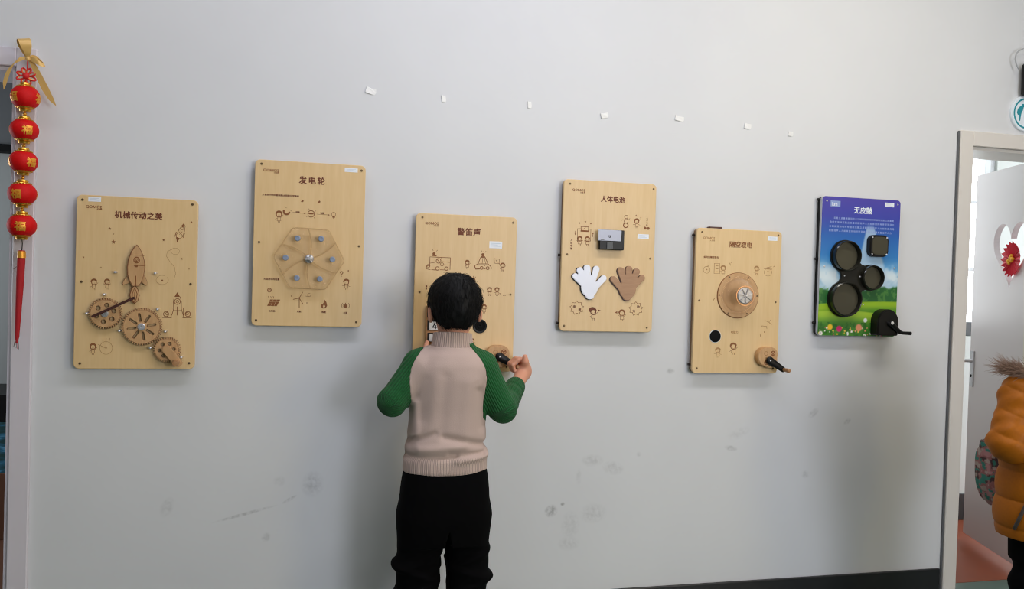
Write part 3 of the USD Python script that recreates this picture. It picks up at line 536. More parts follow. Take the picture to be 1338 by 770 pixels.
body = Polygon([(179.5, 320), (183.2, 325), (186.8, 332.5), (189, 341), (189.6, 350), (188.2, 360), (184.8, 369), (181.5, 374.3), (173.5, 374.3), (169.5, 368), (166.8, 359), (166.3, 349), (168, 338.5), (172, 328.5), (176, 322.6)])
fins = U(Polygon([(167.8, 359.5), (163.2, 364.5), (160, 370.5), (161.3, 372.6), (166, 371), (171.5, 369.5)]), Polygon([(187.5, 359), (190.5, 363), (192.6, 369.5), (192.2, 373), (188.5, 372), (184, 368)]))
for fq in polys(fins): obj("fin_face", extrude(fq.buffer(-.25), on(.011), .001), "gear_wood", obj("rocket_fin", extrude(fq, on(.006), .005), "gear_edge_wood", p), label="pale wooden fin face")
rb = obj("rocket_body", extrude(body, on(.010), .008), "gear_edge_wood", p); obj("rocket_face", extrude(body.buffer(-.3), on(.018), .001), "gear_wood", rb, label="pale wooden rocket face")
H = .019
obj("rocket_outline", extrude(U(S([(171.5, 333), (188.3, 334.3)], .55), S([(167.2, 346.3), (189.8, 347.6)], .6), Polygon([(175, 346.8), (180.5, 347.1), (179.5, 349.4), (176.2, 349.2)]), Polygon([(176.6, 360.5), (178, 360.5), (177.9, 374), (175.8, 374)]), S(list(body.buffer(-.6).exterior.coords), .35)), on(H), .0004), "engraving", rb)
obj("porthole", extrude(U(R((178.6, 340), 4.3, 1.2), R((178.6, 340.2), 2, .6), O((178.4, 341), .8)), on(H), .0006), "engraving", rb)
flame = Polygon([(177, 373), (181, 379), (182.5, 386), (180.5, 393.5), (176, 397), (171.6, 393.5), (169.3, 385.5), (171.5, 378.5), (174.5, 374)])
fo = obj("rocket_flame", extrude(flame, on(.010), .006), "gear_edge_wood", p); obj("flame_face", extrude(flame.buffer(-.3), on(.016), .001), "gear_wood", fo, label="pale wooden flame face")
obj("flame_outline", extrude(U(S([(176, 376), (179.2, 384), (178, 391), (175.3, 395.5), (172.8, 391), (173, 384), (176, 376)], .9), S([(176, 382), (175.6, 392)], .8), S(list(flame.buffer(-.5).exterior.coords), .6)), on(.017), .0005), "engraving", fo)

# ---- board 2: clear generator wheel
p = panel(1, "tallest hung board with the clear generator wheel of grey knobs")
for s in ((341.8, 214), (472.5, 223), (338.5, 316.5), (469, 322), (334.5, 418.5), (465.5, 421)): screw(p, *s)
sticker(p, 450.5, 219.3, 467.3, 225.6); logo(p, 344, 364.5, 223.6)
words(p, "title_lettering", "发电轮", 390.5, 238.4, 426.5, fill=.86)
words(p, "caption", "大自然中的风能电能太阳能化学能量", 342.5, 255, 391, "title_ink")
draw(p, "child_engraving", kid((364.5, 283), 7, 1)); draw(p, "magnet_engraving", U(arc((374.5, 276.5), 3.8, 20, 200, 2.4), S([(372, 270), (374.5, 272)], .4), S([(378, 274), (381, 276)], .4)))
draw(p, "flow_engraving", U(arrow((382.5, 277.6), (399.5, 279.3), .35, 1.4), arrow((414, 280), (431, 281.2), .35, 1.4), R((406.5, 279.6), 4.7, .9), S([(404, 279.4), (409, 279.6)], 1.6), *[S([(406.5 + 6.2 * math.cos(a), 279.6 + 6.2 * math.sin(a)), (406.5 + 7.2 * math.cos(a), 279.6 + 7.2 * math.sin(a))], .6) for a in (.9, 2.6, 4.3, 5.7)]))
words(p, "caption", "动能", 386.3, 278, 391.8); words(p, "caption", "电能", 418.3, 279.4, 423.8)
draw(p, "bulb_engraving", U(R((436, 280.2), 2.9, .5), S([(434.8, 283.8), (437.2, 283.9)], 1.6), S([(436, 285), (436, 285.6)], 1)))
draw(p, "leaf_engraving", Polygon([(393, 264), (395, 261.4), (397, 262.5), (396, 264.3)])); draw(p, "leaf_engraving", Polygon([(415, 264.6), (417.4, 262), (419, 264), (417, 265.4)]))
draw(p, "child_engraving", kid((452.6, 371.5), 6.4, 2)); draw(p, "question_mark_engraving", U(arc((446.3, 356.6), 1.7, 180, 420, .9), S([(446.6, 358.2), (446.2, 359.6)], .9), O((446.2, 361.2), .5), O((455.2, 354), .9)))
words(p, "caption", "大自然中的能量", 344.3, 365.6, 365.3)
draw(p, "sun_engraving", U(R((352, 379.3), 2.9, .8), R((352, 379.3), 1.6, .6), *[S([(350.5 + 3.2 * k, 387.2), (351.4 + 3.2 * k, 390)], .6) for k in range(3)]))
pan = Polygon([(353, 391.4), (366.2, 391.7), (361.5, 400.2), (349, 399.8)])
draw(p, "solar_panel_engraving", pan.difference(U(S([(357.4, 391), (353.5, 400.5)], .35), S([(361.8, 391), (357.8, 400.5)], .35), S([(350, 397), (365, 397.3)], .3), S([(351, 394.2), (366, 394.5)], .3))))
draw(p, "wind_turbine_engraving", U(O((391, 389.6), 1.0), S([(391, 389.6), (395.6, 382)], .8), S([(391, 389.6), (383.2, 391.3)], .8), S([(391, 389.6), (395.8, 397.3)], .8), S([(391, 390), (391, 402)], .9), arc((404, 385.6), 2.2, 0, 300, .4), S([(399.5, 387), (404, 387.8)], .4), O((380.5, 387), .7), O((401, 396), .7)))
draw(p, "flame_engraving", Polygon([(423.2, 390.5), (426.5, 395), (427.5, 399.5), (425.5, 403), (421.5, 403.2), (419, 400.5), (419, 396.8), (421, 398.2), (423.4, 395)]).difference(Polygon([(423.4, 397.4), (425, 400.5), (423.4, 402.6), (421.8, 400.8)])))
draw(p, "water_drop_engraving", U(Polygon([(451.5, 395.5), (453.5, 399.8), (452.8, 402.3), (450.2, 402.3), (449.4, 399.8)]), arc((451.5, 399.5), 5, 140, 220, .5), arc((451.5, 399.5), 5, -40, 40, .5), arc((451.5, 399.5), 3.4, 150, 210, .4)))
words(p, "caption", "太阳能", 351.2, 407.2, 359.7); words(p, "caption", "风能", 387.8, 408, 393.6); words(p, "caption", "热能", 420.2, 408.8, 426); words(p, "caption", "水能", 448.6, 409.6, 454)
wc = at(404.1, 338.4, -(T + .012)); rr_ = .118
wh = Polygon([(.128 * math.cos(i * math.pi / 3 - .03), .128 * math.sin(i * math.pi / 3 - .03)) for i in range(6)]).buffer(-.022).buffer(.022, quad_segs=6)
wl = obj("clear_wheel", extrude(wh, xz(wc[1], wc[0], wc[2]), .004), "clear_plastic", p, label="clear acrylic wheel disc")
for i in range(6):
    a = i * math.pi / 3 + .30; b_ = a + .5
    cv = [(r * math.cos(a + 3.2 * (r - .02)), r * math.sin(a + 3.2 * (r - .02))) for r in np.linspace(.018, .108, 10)]
    obj("wheel_vane", extrude(LineString(cv).buffer(.0022), xz(wc[1] - .004, wc[0], wc[2]), .011), "clear_edge", wl)
obj("wheel_rim", extrude(wh.difference(wh.buffer(-.004)), xz(wc[1] - .004, wc[0], wc[2]), .011), "clear_edge", wl)
obj("wheel_hub", lathe([(0, 0), (.016, 0), (.016, .014), (.012, .018), (.007, .02), (.006, .034), (.004, .036), (0, .036)], at(404.1, 338.4, -T) + 0, 24), "steel", p, smooth=35)
for i in range(3):
    a = 2.1 * i + 1.2; q = at(404.1, 338.4, -(T + .03))
    obj("hub_spoke", tube([q, q + np.array([.016 * math.cos(a), 0, .016 * math.sin(a)])], .0035, 8), "steel", p, smooth=35)
for s in ((388.6, 311.4), (419.7, 312.2), (373, 336.8), (434.5, 339.2), (387.8, 363.6), (417.9, 364.9)):
    q = at(s[0], s[1], -(T + .034)); q[1] = -(T + .016)
    k_ = obj("knob", lathe([(0, 0), (.0105, 0), (.0105, .016), (.0092, .018), (.006, .0185), (.0055, .0172), (0, .0172)], q, 20), "grey_blue_knob", p, smooth=35)

# ---- board 3: siren (the boy stands before it)
p = panel(2, "siren board behind the boy, with speaker and crank under his hand")
for s in ((552, 284), (670.5, 291), (548.3, 381.5), (667, 385), (662, 479.5)): screw(p, *s)
sticker(p, 639.6, 315.3, 656, 325); logo(p, 555.5, 573, 293)
words(p, "title_lettering", "警笛声", 597.5, 305.8, 629, fill=.92)
amb = U(S([(561.5, 349), (561.8, 335.8), (588.5, 337), (588, 352.5)], .7), S([(561, 347), (557.5, 347.5), (557, 351.5), (562, 352.4)], .7), S([(564, 352.5), (569, 353)], .7), S([(575, 352.6), (581, 352.9)], .7), R((571.5, 351), 2.7, .9), R((583.3, 351.2), 2.7, .9), O((567, 331.8), 1.9), S([(564.5, 334), (570, 334.5)], 1.2),
        S([(566, 327.8), (565.5, 326)], .5), S([(568.3, 327.5), (568.6, 325.6)], .5), S([(570.3, 328.5), (571.6, 327)], .5), R((573, 341), 3.4, .8), S([(571.5, 339.5), (574.5, 342.5)], .8), S([(562, 344), (568, 343)], .6), S([(577, 336.8), (577.4, 342), (588, 343)], .5), S([(580, 346), (588, 346.5)], .5), R((577.5, 345.6), 2.4, .6), R((559.8, 347.5), 2.3, .5))
draw(p, "fire_engine_engraving", amb)
car = U(S([(624.5, 345), (628, 336.5), (634, 336.5), (637.6, 345)], .8), S([(619.8, 347.5), (624.5, 345), (637.6, 345), (641, 348), (642.5, 351)], .8), S([(620, 347.5), (621.5, 351.8), (626.5, 351.5)], 1.1), R((629.3, 350.3), 2.3, .9), R((637.2, 350.6), 2.3, .9), S([(631, 337), (630, 344.5)], .5), S([(633, 337), (634.5, 344.5)], .5), O((631, 333), 2), S([(629.2, 335.4), (633.4, 335.4)], 1),
        S([(630, 329.6), (629.4, 327.8)], .5), S([(632, 329.4), (632.2, 327.6)], .5), S([(634, 330), (635, 328.4)], .5), O((633, 347.2), .7), S([(632, 351.5), (634, 351.6)], .8))
draw(p, "police_car_engraving", car); draw(p, "child_engraving", kid((610.6, 345.5), 5, 1, True)); draw(p, "child_engraving", kid((656.8, 349), 5, 1))
draw(p, "flag_engraving", U(S([(645.8, 338), (652.4, 339), (652, 344.8), (646, 344), (645.8, 338)], .5), S([(648, 340), (650, 343)], .6), S([(652.2, 344), (654, 348)], .6)))
words(p, "caption", "警", 555.8, 375, 558.4); words(p, "caption", "笛", 555.7, 378, 558.3)
draw(p, "child_engraving", U(kid((618, 369), 5, 1), S([(615, 362), (616.5, 364.5)], .6), S([(618.6, 361), (618.6, 364)], .6), S([(621.4, 362), (620.4, 364.5)], .6)))
draw(p, "child_engraving", kid((639.6, 381), 5, 0)); draw(p, "child_engraving", kid((649.5, 381), 5, 2)); draw(p, "child_engraving", kid((632.6, 403.5), 5.2, 1)); draw(p, "child_engraving", kid((617, 448), 5.2, 0))
draw(p, "dots_engraving", U(O((654, 384), .7), O((657.5, 386), .6), O((660, 386.4), .5)))
sq = at(626.8, 426.2, YF)
sp = obj("speaker_rim", lathe([(.019, 0), (.0275, 0), (.0275, .003), (.025, .0045), (.021, .004), (.019, .001)], sq, 36), "black_plastic", p, smooth=35)
obj("speaker_cone", lathe([(0, .001), (.006, .004), (.0095, .003), (.010, .0012), (.019, .0018), (.0195, .0005), (0, .0005)], sq, 36), "black_matte", p, smooth=35)
def on_rect(x0, y0, x1, y1, h, d, c=.0012):
    a, b = at(x0, y0, -(T + h)), at(x1, y1, -(T + h)); return bevel_box(a[0], b[0], -(T + h + d), -(T + h), b[2], a[2], c)
fr_ = obj("number_frame", on_rect(556.8, 399.5, 600, 447.5, 0, .016), "copper_wood", p, label="wooden box frame of the number flaps")
for i, (y0_, y1_, ch) in enumerate(((401, 415.4, "7"), (418, 432.4, "4"), (435, 446.6, "7"))):
    for j in range(2):
        x0_ = 558.6 + 20.6 * j
        bk = obj("flap_border", on_rect(x0_, y0_, x0_ + 19.8, y1_, .016, .0015, .0004), "black_ink", p)
        t2 = obj("number_flap", on_rect(x0_ + 2.6, y0_ + (2.2 if i < 2 else 1.6), x0_ + 18.2, y1_ - (1.0 if i < 2 else .2), .0175, .0015, .0004), "white_tile", bk)
        q = at(x0_ + 5.5, y1_ - 2.6, -(T + .019)); obj("digit", latin(ch, (q[0], q[1], q[2]), .022), "black_ink", bk)
def crank_box(p, c, r, m, hp, arm, knob, rad=True, depth=.03, knob_m="copper_wood"):
    """Wooden housing with engraved emblems, black crank arm and a handle that stands out towards the room."""
    q = at(c[0], c[1], -T)
    sh_ = unary_union([O((-.006, .004), r, 14), O((.012, -.010), r * .82, 14), O((.014, .012), r * .8, 12)]).buffer(.01).buffer(-.01)
    h_ = obj("crank_housing", slab(sh_, xz(-T, q[0], q[2]), depth, .003), m, p)
    if rad:
        for (ex, ez, er, st) in ((.022, .019, .0105, 3), (-.008, -.020, .0105, 4), (-.010, .018, .0095, 0)):
            ring_ = O((0, 0), er, 10).difference(O((0, 0), er * .68, 10)); bl = [ring_]
            for j in range(st): bl.append(LineString([(0, 0), (er * .8 * math.cos(6.283 * j / st + .5), er * .8 * math.sin(6.283 * j / st + .5))]).buffer(er * .2))
            obj("emblem", extrude(unary_union(bl), xz(-T - depth, q[0] + ex, q[2] + ez), .0005), "engraving" if st else "engraving_pale", h_)
        obj("arrow_mark", extrude(Polygon([(-.012, .001), (-.008, .001), (-.010, -.005)]).buffer(.001), xz(-T - depth, q[0], q[2]), .0005), "engraving_pale", h_)
    a_, b_ = at(hp[0], hp[1], -(T + depth)), at(arm[0], arm[1], -(T + depth + .006)); b_[1] = a_[1]
    mf = manifold3d.Manifold.batch_hull([manifold3d.Manifold.sphere(.0165, 20).scale([1, .5, 1]).translate([a_[0], a_[1] - .008, a_[2]]), manifold3d.Manifold.sphere(.0115, 20).scale([1, .6, 1]).translate([b_[0], b_[1] - .010, b_[2]])])
    ar = obj("crank_arm", mf, "black_plastic", p, smooth=35)
    obj("arm_screw", lathe([(0, 0), (.004, 0), (.004, .0012), (.002, .002), (0, .002)], np.array([a_[0], a_[1] - .0146, a_[2]]), 12), "steel", ar, smooth=35)
    obj("crank_handle", lathe([(0, 0), (.006, 0), (.0075, knob * .25), (.0088, knob * .7), (.0082, knob * .93), (.005, knob), (0, knob)], np.array([b_[0], b_[1] - .012, b_[2]]), 20), knob_m, p, smooth=40)
    return b_
CRANK3 = crank_box(p, (648.5, 465.5), .040, "gear_wood", (652, 466), (670.5, 477), .075)

# ---- board 4: body battery
p = panel(3, "board with a silver hand print, a brown hand print and a meter")
for s in ((745, 240), (854, 247.2), (741, 332.5), (849.5, 338), (737, 425.8), (845, 428.3)): screw(p, *s)
for dz in (.0, -.27): side_screw(p, 3, dz)
logo(p, 748, 764.5, 249.5); sticker(p, 833, 305.8, 847.6, 312.4); words(p, "title_lettering", "人体电池", 784.8, 262.6, 816.8, fill=1.0)
draw(p, "circuit_engraving", U(S([(759.2, 296), (769, 296.6), (768.8, 301.6), (759.4, 301.2), (759.2, 296)], .7), S([(759.2, 302), (768.8, 302.4)], 1.6), S([(762, 300), (765, 297.6)], .5), S([(759, 299), (754.6, 299), (754.4, 316.5)], .5), S([(769, 299.4), (772, 299.6), (771.6, 315.5)], .5), arrow((751.8, 302), (751.6, 307.4), .6, 1.3), arrow((774.6, 309.5), (774.8, 304), .6, 1.3), *[star(c, 1.4) for c in ((757.2, 291.6), (764.8, 289.8), (772, 292.2))]))
draw(p, "child_engraving", kid((757.6, 314.6), 5.4, 0)); draw(p, "child_engraving", kid((767.4, 315), 5.4, 0))
obj("caption", text_cells("人体电池", [(746.6, 313.6), (746.5, 317.2), (746.4, 320.8), (746.3, 324.6)], .0088, 0), "title_ink", p)
draw(p, "snowman_engraving", U(R((818.2, 283.6), 2.5, .6), R((818, 288.8), 3, .6), R((817.6, 294.5), 3.6, 1.2), S([(814, 287), (812.5, 288)], .5), S([(821.6, 287), (823, 285.6)], .5)))
draw(p, "child_engraving", kid((832, 291.6), 5.6, 2)); draw(p, "spark_engraving", U(star((831.2, 281.5), 1.1), arrow((837.2, 286.5), (837.4, 283), .7, 1.2)))
obj("caption", text_cells("化学电能", [(845.6, 285.4), (845.5, 288.2), (845.4, 291.2), (845.3, 294.2)], .0066, 0), "title_ink", p)
draw(p, "cherries_engraving", U(O((843, 298.4), 1.8), O((847, 298.7), 1.8), S([(843, 297), (841.5, 295)], .4)))
mt = obj("meter_case", on_rect(781.6, 300.2, 812.6, 327.4, 0, .022, .002), "black_plastic", p, label="meter with black lower half")
obj("meter_face", on_rect(781.8, 300.0, 811.6, 315.6, .0218, .002, .0006), "meter_silver", mt, label="pale silver meter face")
q = at(796, 310.5, -(T + .0238)); obj("meter_mark", latin("u", (q[0] - .003, q[1], q[2]), .012), "black_ink", mt)
draw(mt, "meter_print", sbox(784.8, 313, 789.5, 313.6), "dim_dark", .0238, .0004)
obj("meter_clip", on_rect(793, 316.2, 800.5, 325.6, .022, .003, .0008), "dim_dark", mt)
def hand_shape(palm, pr, fingers, wrist):
    g = [affinity.scale(O(palm, pr, 16), 1.0, 1.12, origin=palm)]
    for (tip, r0, r1, root) in fingers:
        a, b = np.array(root, float), np.array(tip, float); d = (b - a) / np.linalg.norm(b - a); tp = b - d * r1; n_ = np.array([-d[1], d[0]])
        g.append(U(Polygon([a + n_ * r0, tp + n_ * r1, tp - n_ * r1, a - n_ * r0]), O(tp, r1, 10)))
    g.append(affinity.scale(O(wrist, 5.2, 12), 1.05, .7, origin=wrist))
    return unary_union(g).buffer(.5).buffer(-.5)
hl = hand_shape((769.8, 376.0), 10.9, [((748.8, 358.2), 2.7, 3.9, (764, 375)), ((755.6, 349.8), 2.9, 4.2, (766.4, 372)), ((766.0, 346.0), 3.2, 4.4, (769.6, 370)), ((780.0, 347.8), 3.0, 4.3, (773.6, 371)), ((791.0, 361.0), 3.8, 4.0, (775, 378))], (770.5, 387.6))
hr = hand_shape((819.6, 378.0), 11.0, [((798.6, 362.0), 3.8, 4.0, (814, 380)), ((809.8, 349.6), 3.0, 4.3, (816, 373)), ((822, 347.8), 3.2, 4.4, (820.2, 372)), ((833.2, 351.4), 2.9, 4.2, (824, 374)), ((841, 360.4), 2.7, 3.9, (826.4, 377)) ], (819, 389))
a_ = obj("hand_backing", extrude(affinity.translate(hl.buffer(.3), -1.0, .4), on(0), .004), "black_plastic", p); obj("silver_hand", slab(hl, on(.004), .004, .0012, .45), "silver_plate", p, label="silver metal hand print")
obj("hand_backing", extrude(affinity.translate(hr.buffer(.3), -1.0, .4), on(0), .004), "dark_rod", p); obj("brown_hand", slab(hr, on(.004), .004, .0012, .45), "copper_wood", p, label="brown hand print")
for c in ((753.6, 402.4), (830.8, 403.6)):
    b8 = star(c, 9.6, 9, .74); draw(p, "burst_engraving", b8.difference(b8.buffer(-.55)))
obj("caption", text_cells("电流", [(750.4, 400.4), (757.4, 404.2)], .0125, 0), "title_ink", p); obj("caption", text_cells("动力", [(833.8, 400.6), (828.2, 406.2)], .0125, 0), "title_ink", p)
draw(p, "girl_engraving", U(kid((775.2, 410.5), 7, 1), arc((774.2, 406.6), 4.2, 180, 350, 2.2), Polygon([(781, 404.5), (785.4, 406), (781.6, 407.4)])), "title_ink"); draw(p, "child_engraving", U(kid((812.6, 412), 6.8, 0), Polygon([(806.5, 406.5), (803.2, 408.6), (806.5, 410)])))

# ---- board 5: dome and crank
p = panel(4, "board with a round clear plastic dome and a wooden handled crank")
for s in ((917.5, 303.3), (1017, 307.8), (913.5, 392.7), (1013.3, 395), (910.3, 481.4), (1010, 481.6)): screw(p, *s)
for dz in (.27, -.265): side_screw(p, 4, dz)
logo(p, 919, 934, 312.2, "engraving_pale"); sticker(p, 1003.6, 309, 1015.6, 315); words(p, "title_lettering", "隔空取电", 952.8, 322, 983, "engraving", fill=.98)
words(p, "caption", "如何远隔空取电", 919.4, 336.8, 939.2, "engraving")
obj("top_bracket", bevel_box(PX[4] - .135, PX[4] - .075, -.026, 0, PZ[4] + PH / 2 - .004, PZ[4] + PH / 2 + .008), "dark_rod", p)
draw(p, "orbit_engraving", U(R((923.4, 352.8), 4.6, .4), S([(921, 349), (925.6, 347.8)], .7), O((923.4, 352.4), .8)), "engraving_pale")
draw(p, "document_engraving", U(S([(933.4, 344.2), (940.6, 344.4), (940.4, 357.8), (933, 357.6), (933.4, 344.2)], .45), *[S([(935.2, 347.6 + 3.8 * k), (938.2, 347.7 + 3.8 * k)], .8) for k in range(3)]), "engraving_pale")
draw(p, "child_engraving", kid((945, 353), 5.6, 2), "engraving_pale"); draw(p, "child_engraving", U(kid((988.6, 353.4), 5.2, 1)), "engraving_pale"); draw(p, "exclamation_engraving", U(S([(953.6, 344), (954.4, 347)], .7), S([(955, 343.6), (956, 343.8)], .5)), "engraving_pale")
draw(p, "pot_engraving", U(R((1003.4, 356), 5.2, .5), S([(998.6, 351.6), (1008.6, 352)], .8), S([(1002, 350), (1008, 348.6)], .7), O((1003.4, 355), 1), S([(1010.6, 349), (1012.4, 347.6)], .7)), "engraving_pale")
draw(p, "mark_engraving", S([(932, 392.5), (934, 389.5)], .8), "engraving_pale")
words(p, "caption", "电动力", 954.6, 435.4, 964.6, "engraving_pale")
draw(p, "child_engraving", kid((938, 460.6), 5.8, 2), "engraving_pale"); draw(p, "child_engraving", U(kid((958.2, 455.6), 7, 1)), "engraving")
draw(p, "wire_engraving", U(S([(993.8, 427.6), (995.6, 426), (1001.4, 426.6), (1002, 429.4)], .6), S([(999.8, 419), (1005, 421.4), (1008, 424.8)], .6), S([(1007, 418), (1004.6, 421)], .5), O((998.8, 434), .9), S([(993.4, 439.4), (994.2, 436)], .8)), "engraving_pale")
dc = at(964.0, 386.2, -T); 
dm = obj("dome_flange", lathe([(.0, 0), (.0935, 0), (.0935, .003), (.0925, .0045), (.068, .0045), (.068, .0035), (0, .0035)], dc, 64), "gear_wood", p, smooth=35, label="pale wooden ring under the dome")
obj("flange_edge", lathe([(.0935, 0), (.0955, 0), (.0955, .0022), (.0935, .0022)], dc, 64), "engraving", dm)
prof = [(.080, .0045), (.080, .0065), (.0705, .0065), (.064, .020), (.056, .036), (.047, .050), (.0395, .058), (.038, .0585), (.036, .0600), (.030, .068), (.021, .0735), (.010, .0765), (0, .0772)]
obj("clear_dome", lathe(prof, dc, 56), "dome_plastic", p, smooth=50, label="clear plastic dome")
obj("dome_collar", lathe([(.0385, .0575), (.0405, .0575), (.0405, .0605), (.0385, .0605)], dc, 48), "copper_ring", p, smooth=35)
obj("inner_reel", lathe([(0, .045), (.012, .045), (.012, .05), (.030, .054), (.034, .057), (.03, .060), (0, .060)], dc, 28), "silver_plate", p, smooth=35, label="silver reel inside the dome")
for i in range(7):
    a = 6.283 * i / 7; obj("reel_blade", tube([dc + [.004 * math.cos(a), -.062, .004 * math.sin(a)], dc + [.033 * math.cos(a + .3), -.0645, .033 * math.sin(a + .3)]], .0016, 6), "steel", p)
for i in range(6):
    a = i * math.pi / 3; q = dc + np.array([.0865 * math.cos(a), -.0045, .0865 * math.sin(a)])
    obj("dome_screw", lathe([(0, 0), (.0034, 0), (.0034, .001), (.002, .0022), (0, .0024)], q, 10), "brass_screw", p, smooth=35)
sq = at(934.3, 439.6, YF)
obj("speaker_rim", lathe([(.0245, 0), (.0275, 0), (.0275, .001), (.0245, .001)], sq, 36), "white_tile", p); obj("speaker_mesh", lathe([(0, .0002), (.0245, .0002), (.025, .0022), (.023, .0032), (.012, .0038), (0, .004)], sq, 36), "black_matte", p, smooth=35)
crank_box(p, (998.6, 466.8), .040, "gear_wood", (1004.5, 471), (1022.5, 483), .045)

# ---- board 6: skinless drum, printed landscape
p = panel(5, "blue board printed with a meadow, carrying black drum cups", wood=False)
for s in ((1080.5, 262.4), (1173, 267.6), (1077.2, 348.3), (1168.6, 350.8), (1071.5, 435)): screw(p, *s, m="steel")
for dz in (.285, .03, -.245): side_screw(p, 5, dz, "black_plastic")
x, z = PX[5], PZ[5]; nx_, nz_ = 150, 230
gu, gv = np.meshgrid(np.linspace(-1, 1, nx_), np.linspace(0, 1, nz_))
ex = np.clip(.018 - (.196 - np.abs(gu) * .196), 0, None); 
pts = np.stack([x + gu * (PW / 2 - .0016), np.full_like(gu, YF - .0006), z + (gv - .5) * (PH - .0032)], -1)
# pull the grid's corners in, to the board's rounded corners
dx_, dz_ = np.abs(pts[..., 0] - x) - (PW / 2 - .018), np.abs(pts[..., 2] - z) - (PH / 2 - .018); rr2 = np.hypot(np.maximum(dx_, 0), np.maximum(dz_, 0)); sc2 = np.where(rr2 > .0166, .0166 / np.maximum(rr2, 1e-9), 1)
pts[..., 0] = np.where((dx_ > 0) & (dz_ > 0), x + np.sign(pts[..., 0] - x) * (PW / 2 - .018 + dx_ * sc2), pts[..., 0]); pts[..., 2] = np.where((dx_ > 0) & (dz_ > 0), z + np.sign(pts[..., 2] - z) * (PH / 2 - .018 + dz_ * sc2), pts[..., 2])
def ramp(t, stops):
    xs = [s_[0] for s_ in stops]; return np.stack([np.interp(t, xs, [s_[1][k_] for s_ in stops]) for k_ in range(3)], -1)
u, vv = (gu + 1) / 2, gv
col = ramp(vv, [(0, (60, 120, 40)), (.36, (176, 208, 226)), (.47, (120, 178, 218)), (.58, (52, 128, 196)), (.72, (44, 104, 184)), (.86, (66, 74, 172)), (1, (82, 72, 170))])
P3 = np.stack([u * 5, vv * 7, np.zeros_like(u)], -1); nz0 = meshkit.fbm(P3 * 1.3, 4, 3); nf = meshkit.fbm(P3 * 6, 3, 9)
def over(c, a): global col; col = col * (1 - a[..., None]) + np.array(c, float) * a[..., None]
ss = lambda e0, e1, t: (lambda q: q * q * (3 - 2 * q))(np.clip((t - e0) / (e1 - e0 + 1e-9), 0, 1))
over((226, 238, 242), .9 * ss(.45, .62, nz0) * ss(.30, .42, vv) * (1 - ss(.44, .56, vv)))
bw = .04 + .20 * (.82 - vv) / .42; bc = .62 + .10 * (.82 - vv)
over((190, 214, 232), .8 * (1 - ss(.75, 1.05, np.abs(u - bc) / np.maximum(bw, .01))) * ss(.28, .40, vv) * (1 - ss(.76, .83, vv)))
over((44, 104, 52), ss(.0, .02, .315 + .05 * meshkit.fbm(np.stack([u * 9, 0 * u, 0 * u], -1), 3, 5) + .02 * (u > .6) - vv))
over((84, 140, 66), .8 * ss(.5, .7, nf) * (vv < .35))
over((150, 190, 40), ss(.0, .012, .262 - .03 * (1 - u) ** 2 - vv)); over((92, 150, 44), ss(.0, .05, .235 - .04 * (1 - u) ** 2 - vv))
over((164, 200, 60), ss(.0, .012, .165 + .025 * np.sin(u * 3 + .6) - vv)); over((70, 132, 48), ss(.0, .09, .145 + .02 * np.sin(u * 3 + .6) - vv)); over((40, 92, 40), .6 * ss(.45, .7, nf) * (vv < .10))
for k in range(60):
    fx, fz, fr2 = rng.uniform(0, 1), rng.uniform(.0, .06), rng.uniform(.006, .015); c_ = ((240, 224, 225), (246, 196, 60), (216, 60, 110), (236, 156, 120), (250, 250, 240), (250, 206, 90))[int(rng.integers(0, 6))]
    d_ = np.hypot(u - fx, (vv - fz) * PH / PW); over(c_, (1 - ss(fr2 * .7, fr2, d_)) * .9)
for fx, fz, fr2, c_ in ((.155, .062, .040, (246, 196, 50)), (.27, .050, .042, (214, 44, 110)), (.52, .06, .05, (232, 150, 110)), (.04, .015, .03, (240, 236, 226)), (.60, .115, .03, (230, 236, 240))):
    d_ = np.hypot(u - fx, (vv - fz) * PH / PW); over(c_, 1 - ss(fr2 * .6, fr2, d_))
idx = np.arange(nx_ * nz_).reshape(nz_, nx_); q4 = np.stack([idx[:-1, :-1], idx[:-1, 1:], idx[1:, 1:], idx[1:, :-1]], -1).reshape(-1, 4)
c_ = np.clip(col, 0, 255) / 255; c_ = np.where(c_ <= .04045, c_ / 12.92, ((c_ + .055) / 1.055) ** 2.4).reshape(-1, 3)
obj("printed_landscape", (pts.reshape(-1, 3), np.vstack([q4[:, [0, 1, 2]], q4[:, [0, 2, 3]]])), "poster_print", p, prim={"tint": c_}, label="print of blue sky over a flower meadow")
words(p, "title_lettering", "无皮鼓", 1115.6, 277.6, 1139.6, "sign_white", .0006, fill=1.0)
para = "无皮鼓人体电池能量动力流传动之美声如何空"
for i, (x0_, x1_, y_) in enumerate(((1089.5, 1168.5, 285.6), (1084, 1169, 290.8), (1083.5, 1169, 296.4), (1083, 1165.5, 301.8))):
    n_ = 26; s_ = "".join(para[(j * 7 + i * 5) % len(para)] for j in range(n_)); words(p, "caption", s_, x0_, y_, x1_, "print_pale", .0006, depth=.0003, fill=.8)
bd = on_rect(1085.4, 262.0, 1098, 270.4, .0006, .0006, .0002); lg = obj("badge", bd, "print_pale", p, label="pale blue badge with white letters")
q = at(1087, 268.6, -(T + .0012)); obj("badge_lettering", latin("km", (q[0], q[1], q[2]), .014, .0003), "sticker", lg)
sticker(p, 1156.4, 264.8, 1168, 271.2, .0007)
def cup(c, r, dep=.034):
    q = at(c[0], c[1], -(T + dep)); q[1] = -T
    return q, lathe([(0, .0105), (r * .90, .0105), (r * .905, dep * .6), (r * .92, dep - .001), (r * .95, dep), (r, dep - .003), (r, .008)], q, 40)
CUPS = [((1109.4, 334.6), .0655), ((1107.8, 391.2), .0745), ((1142.8, 363.0), .053)]
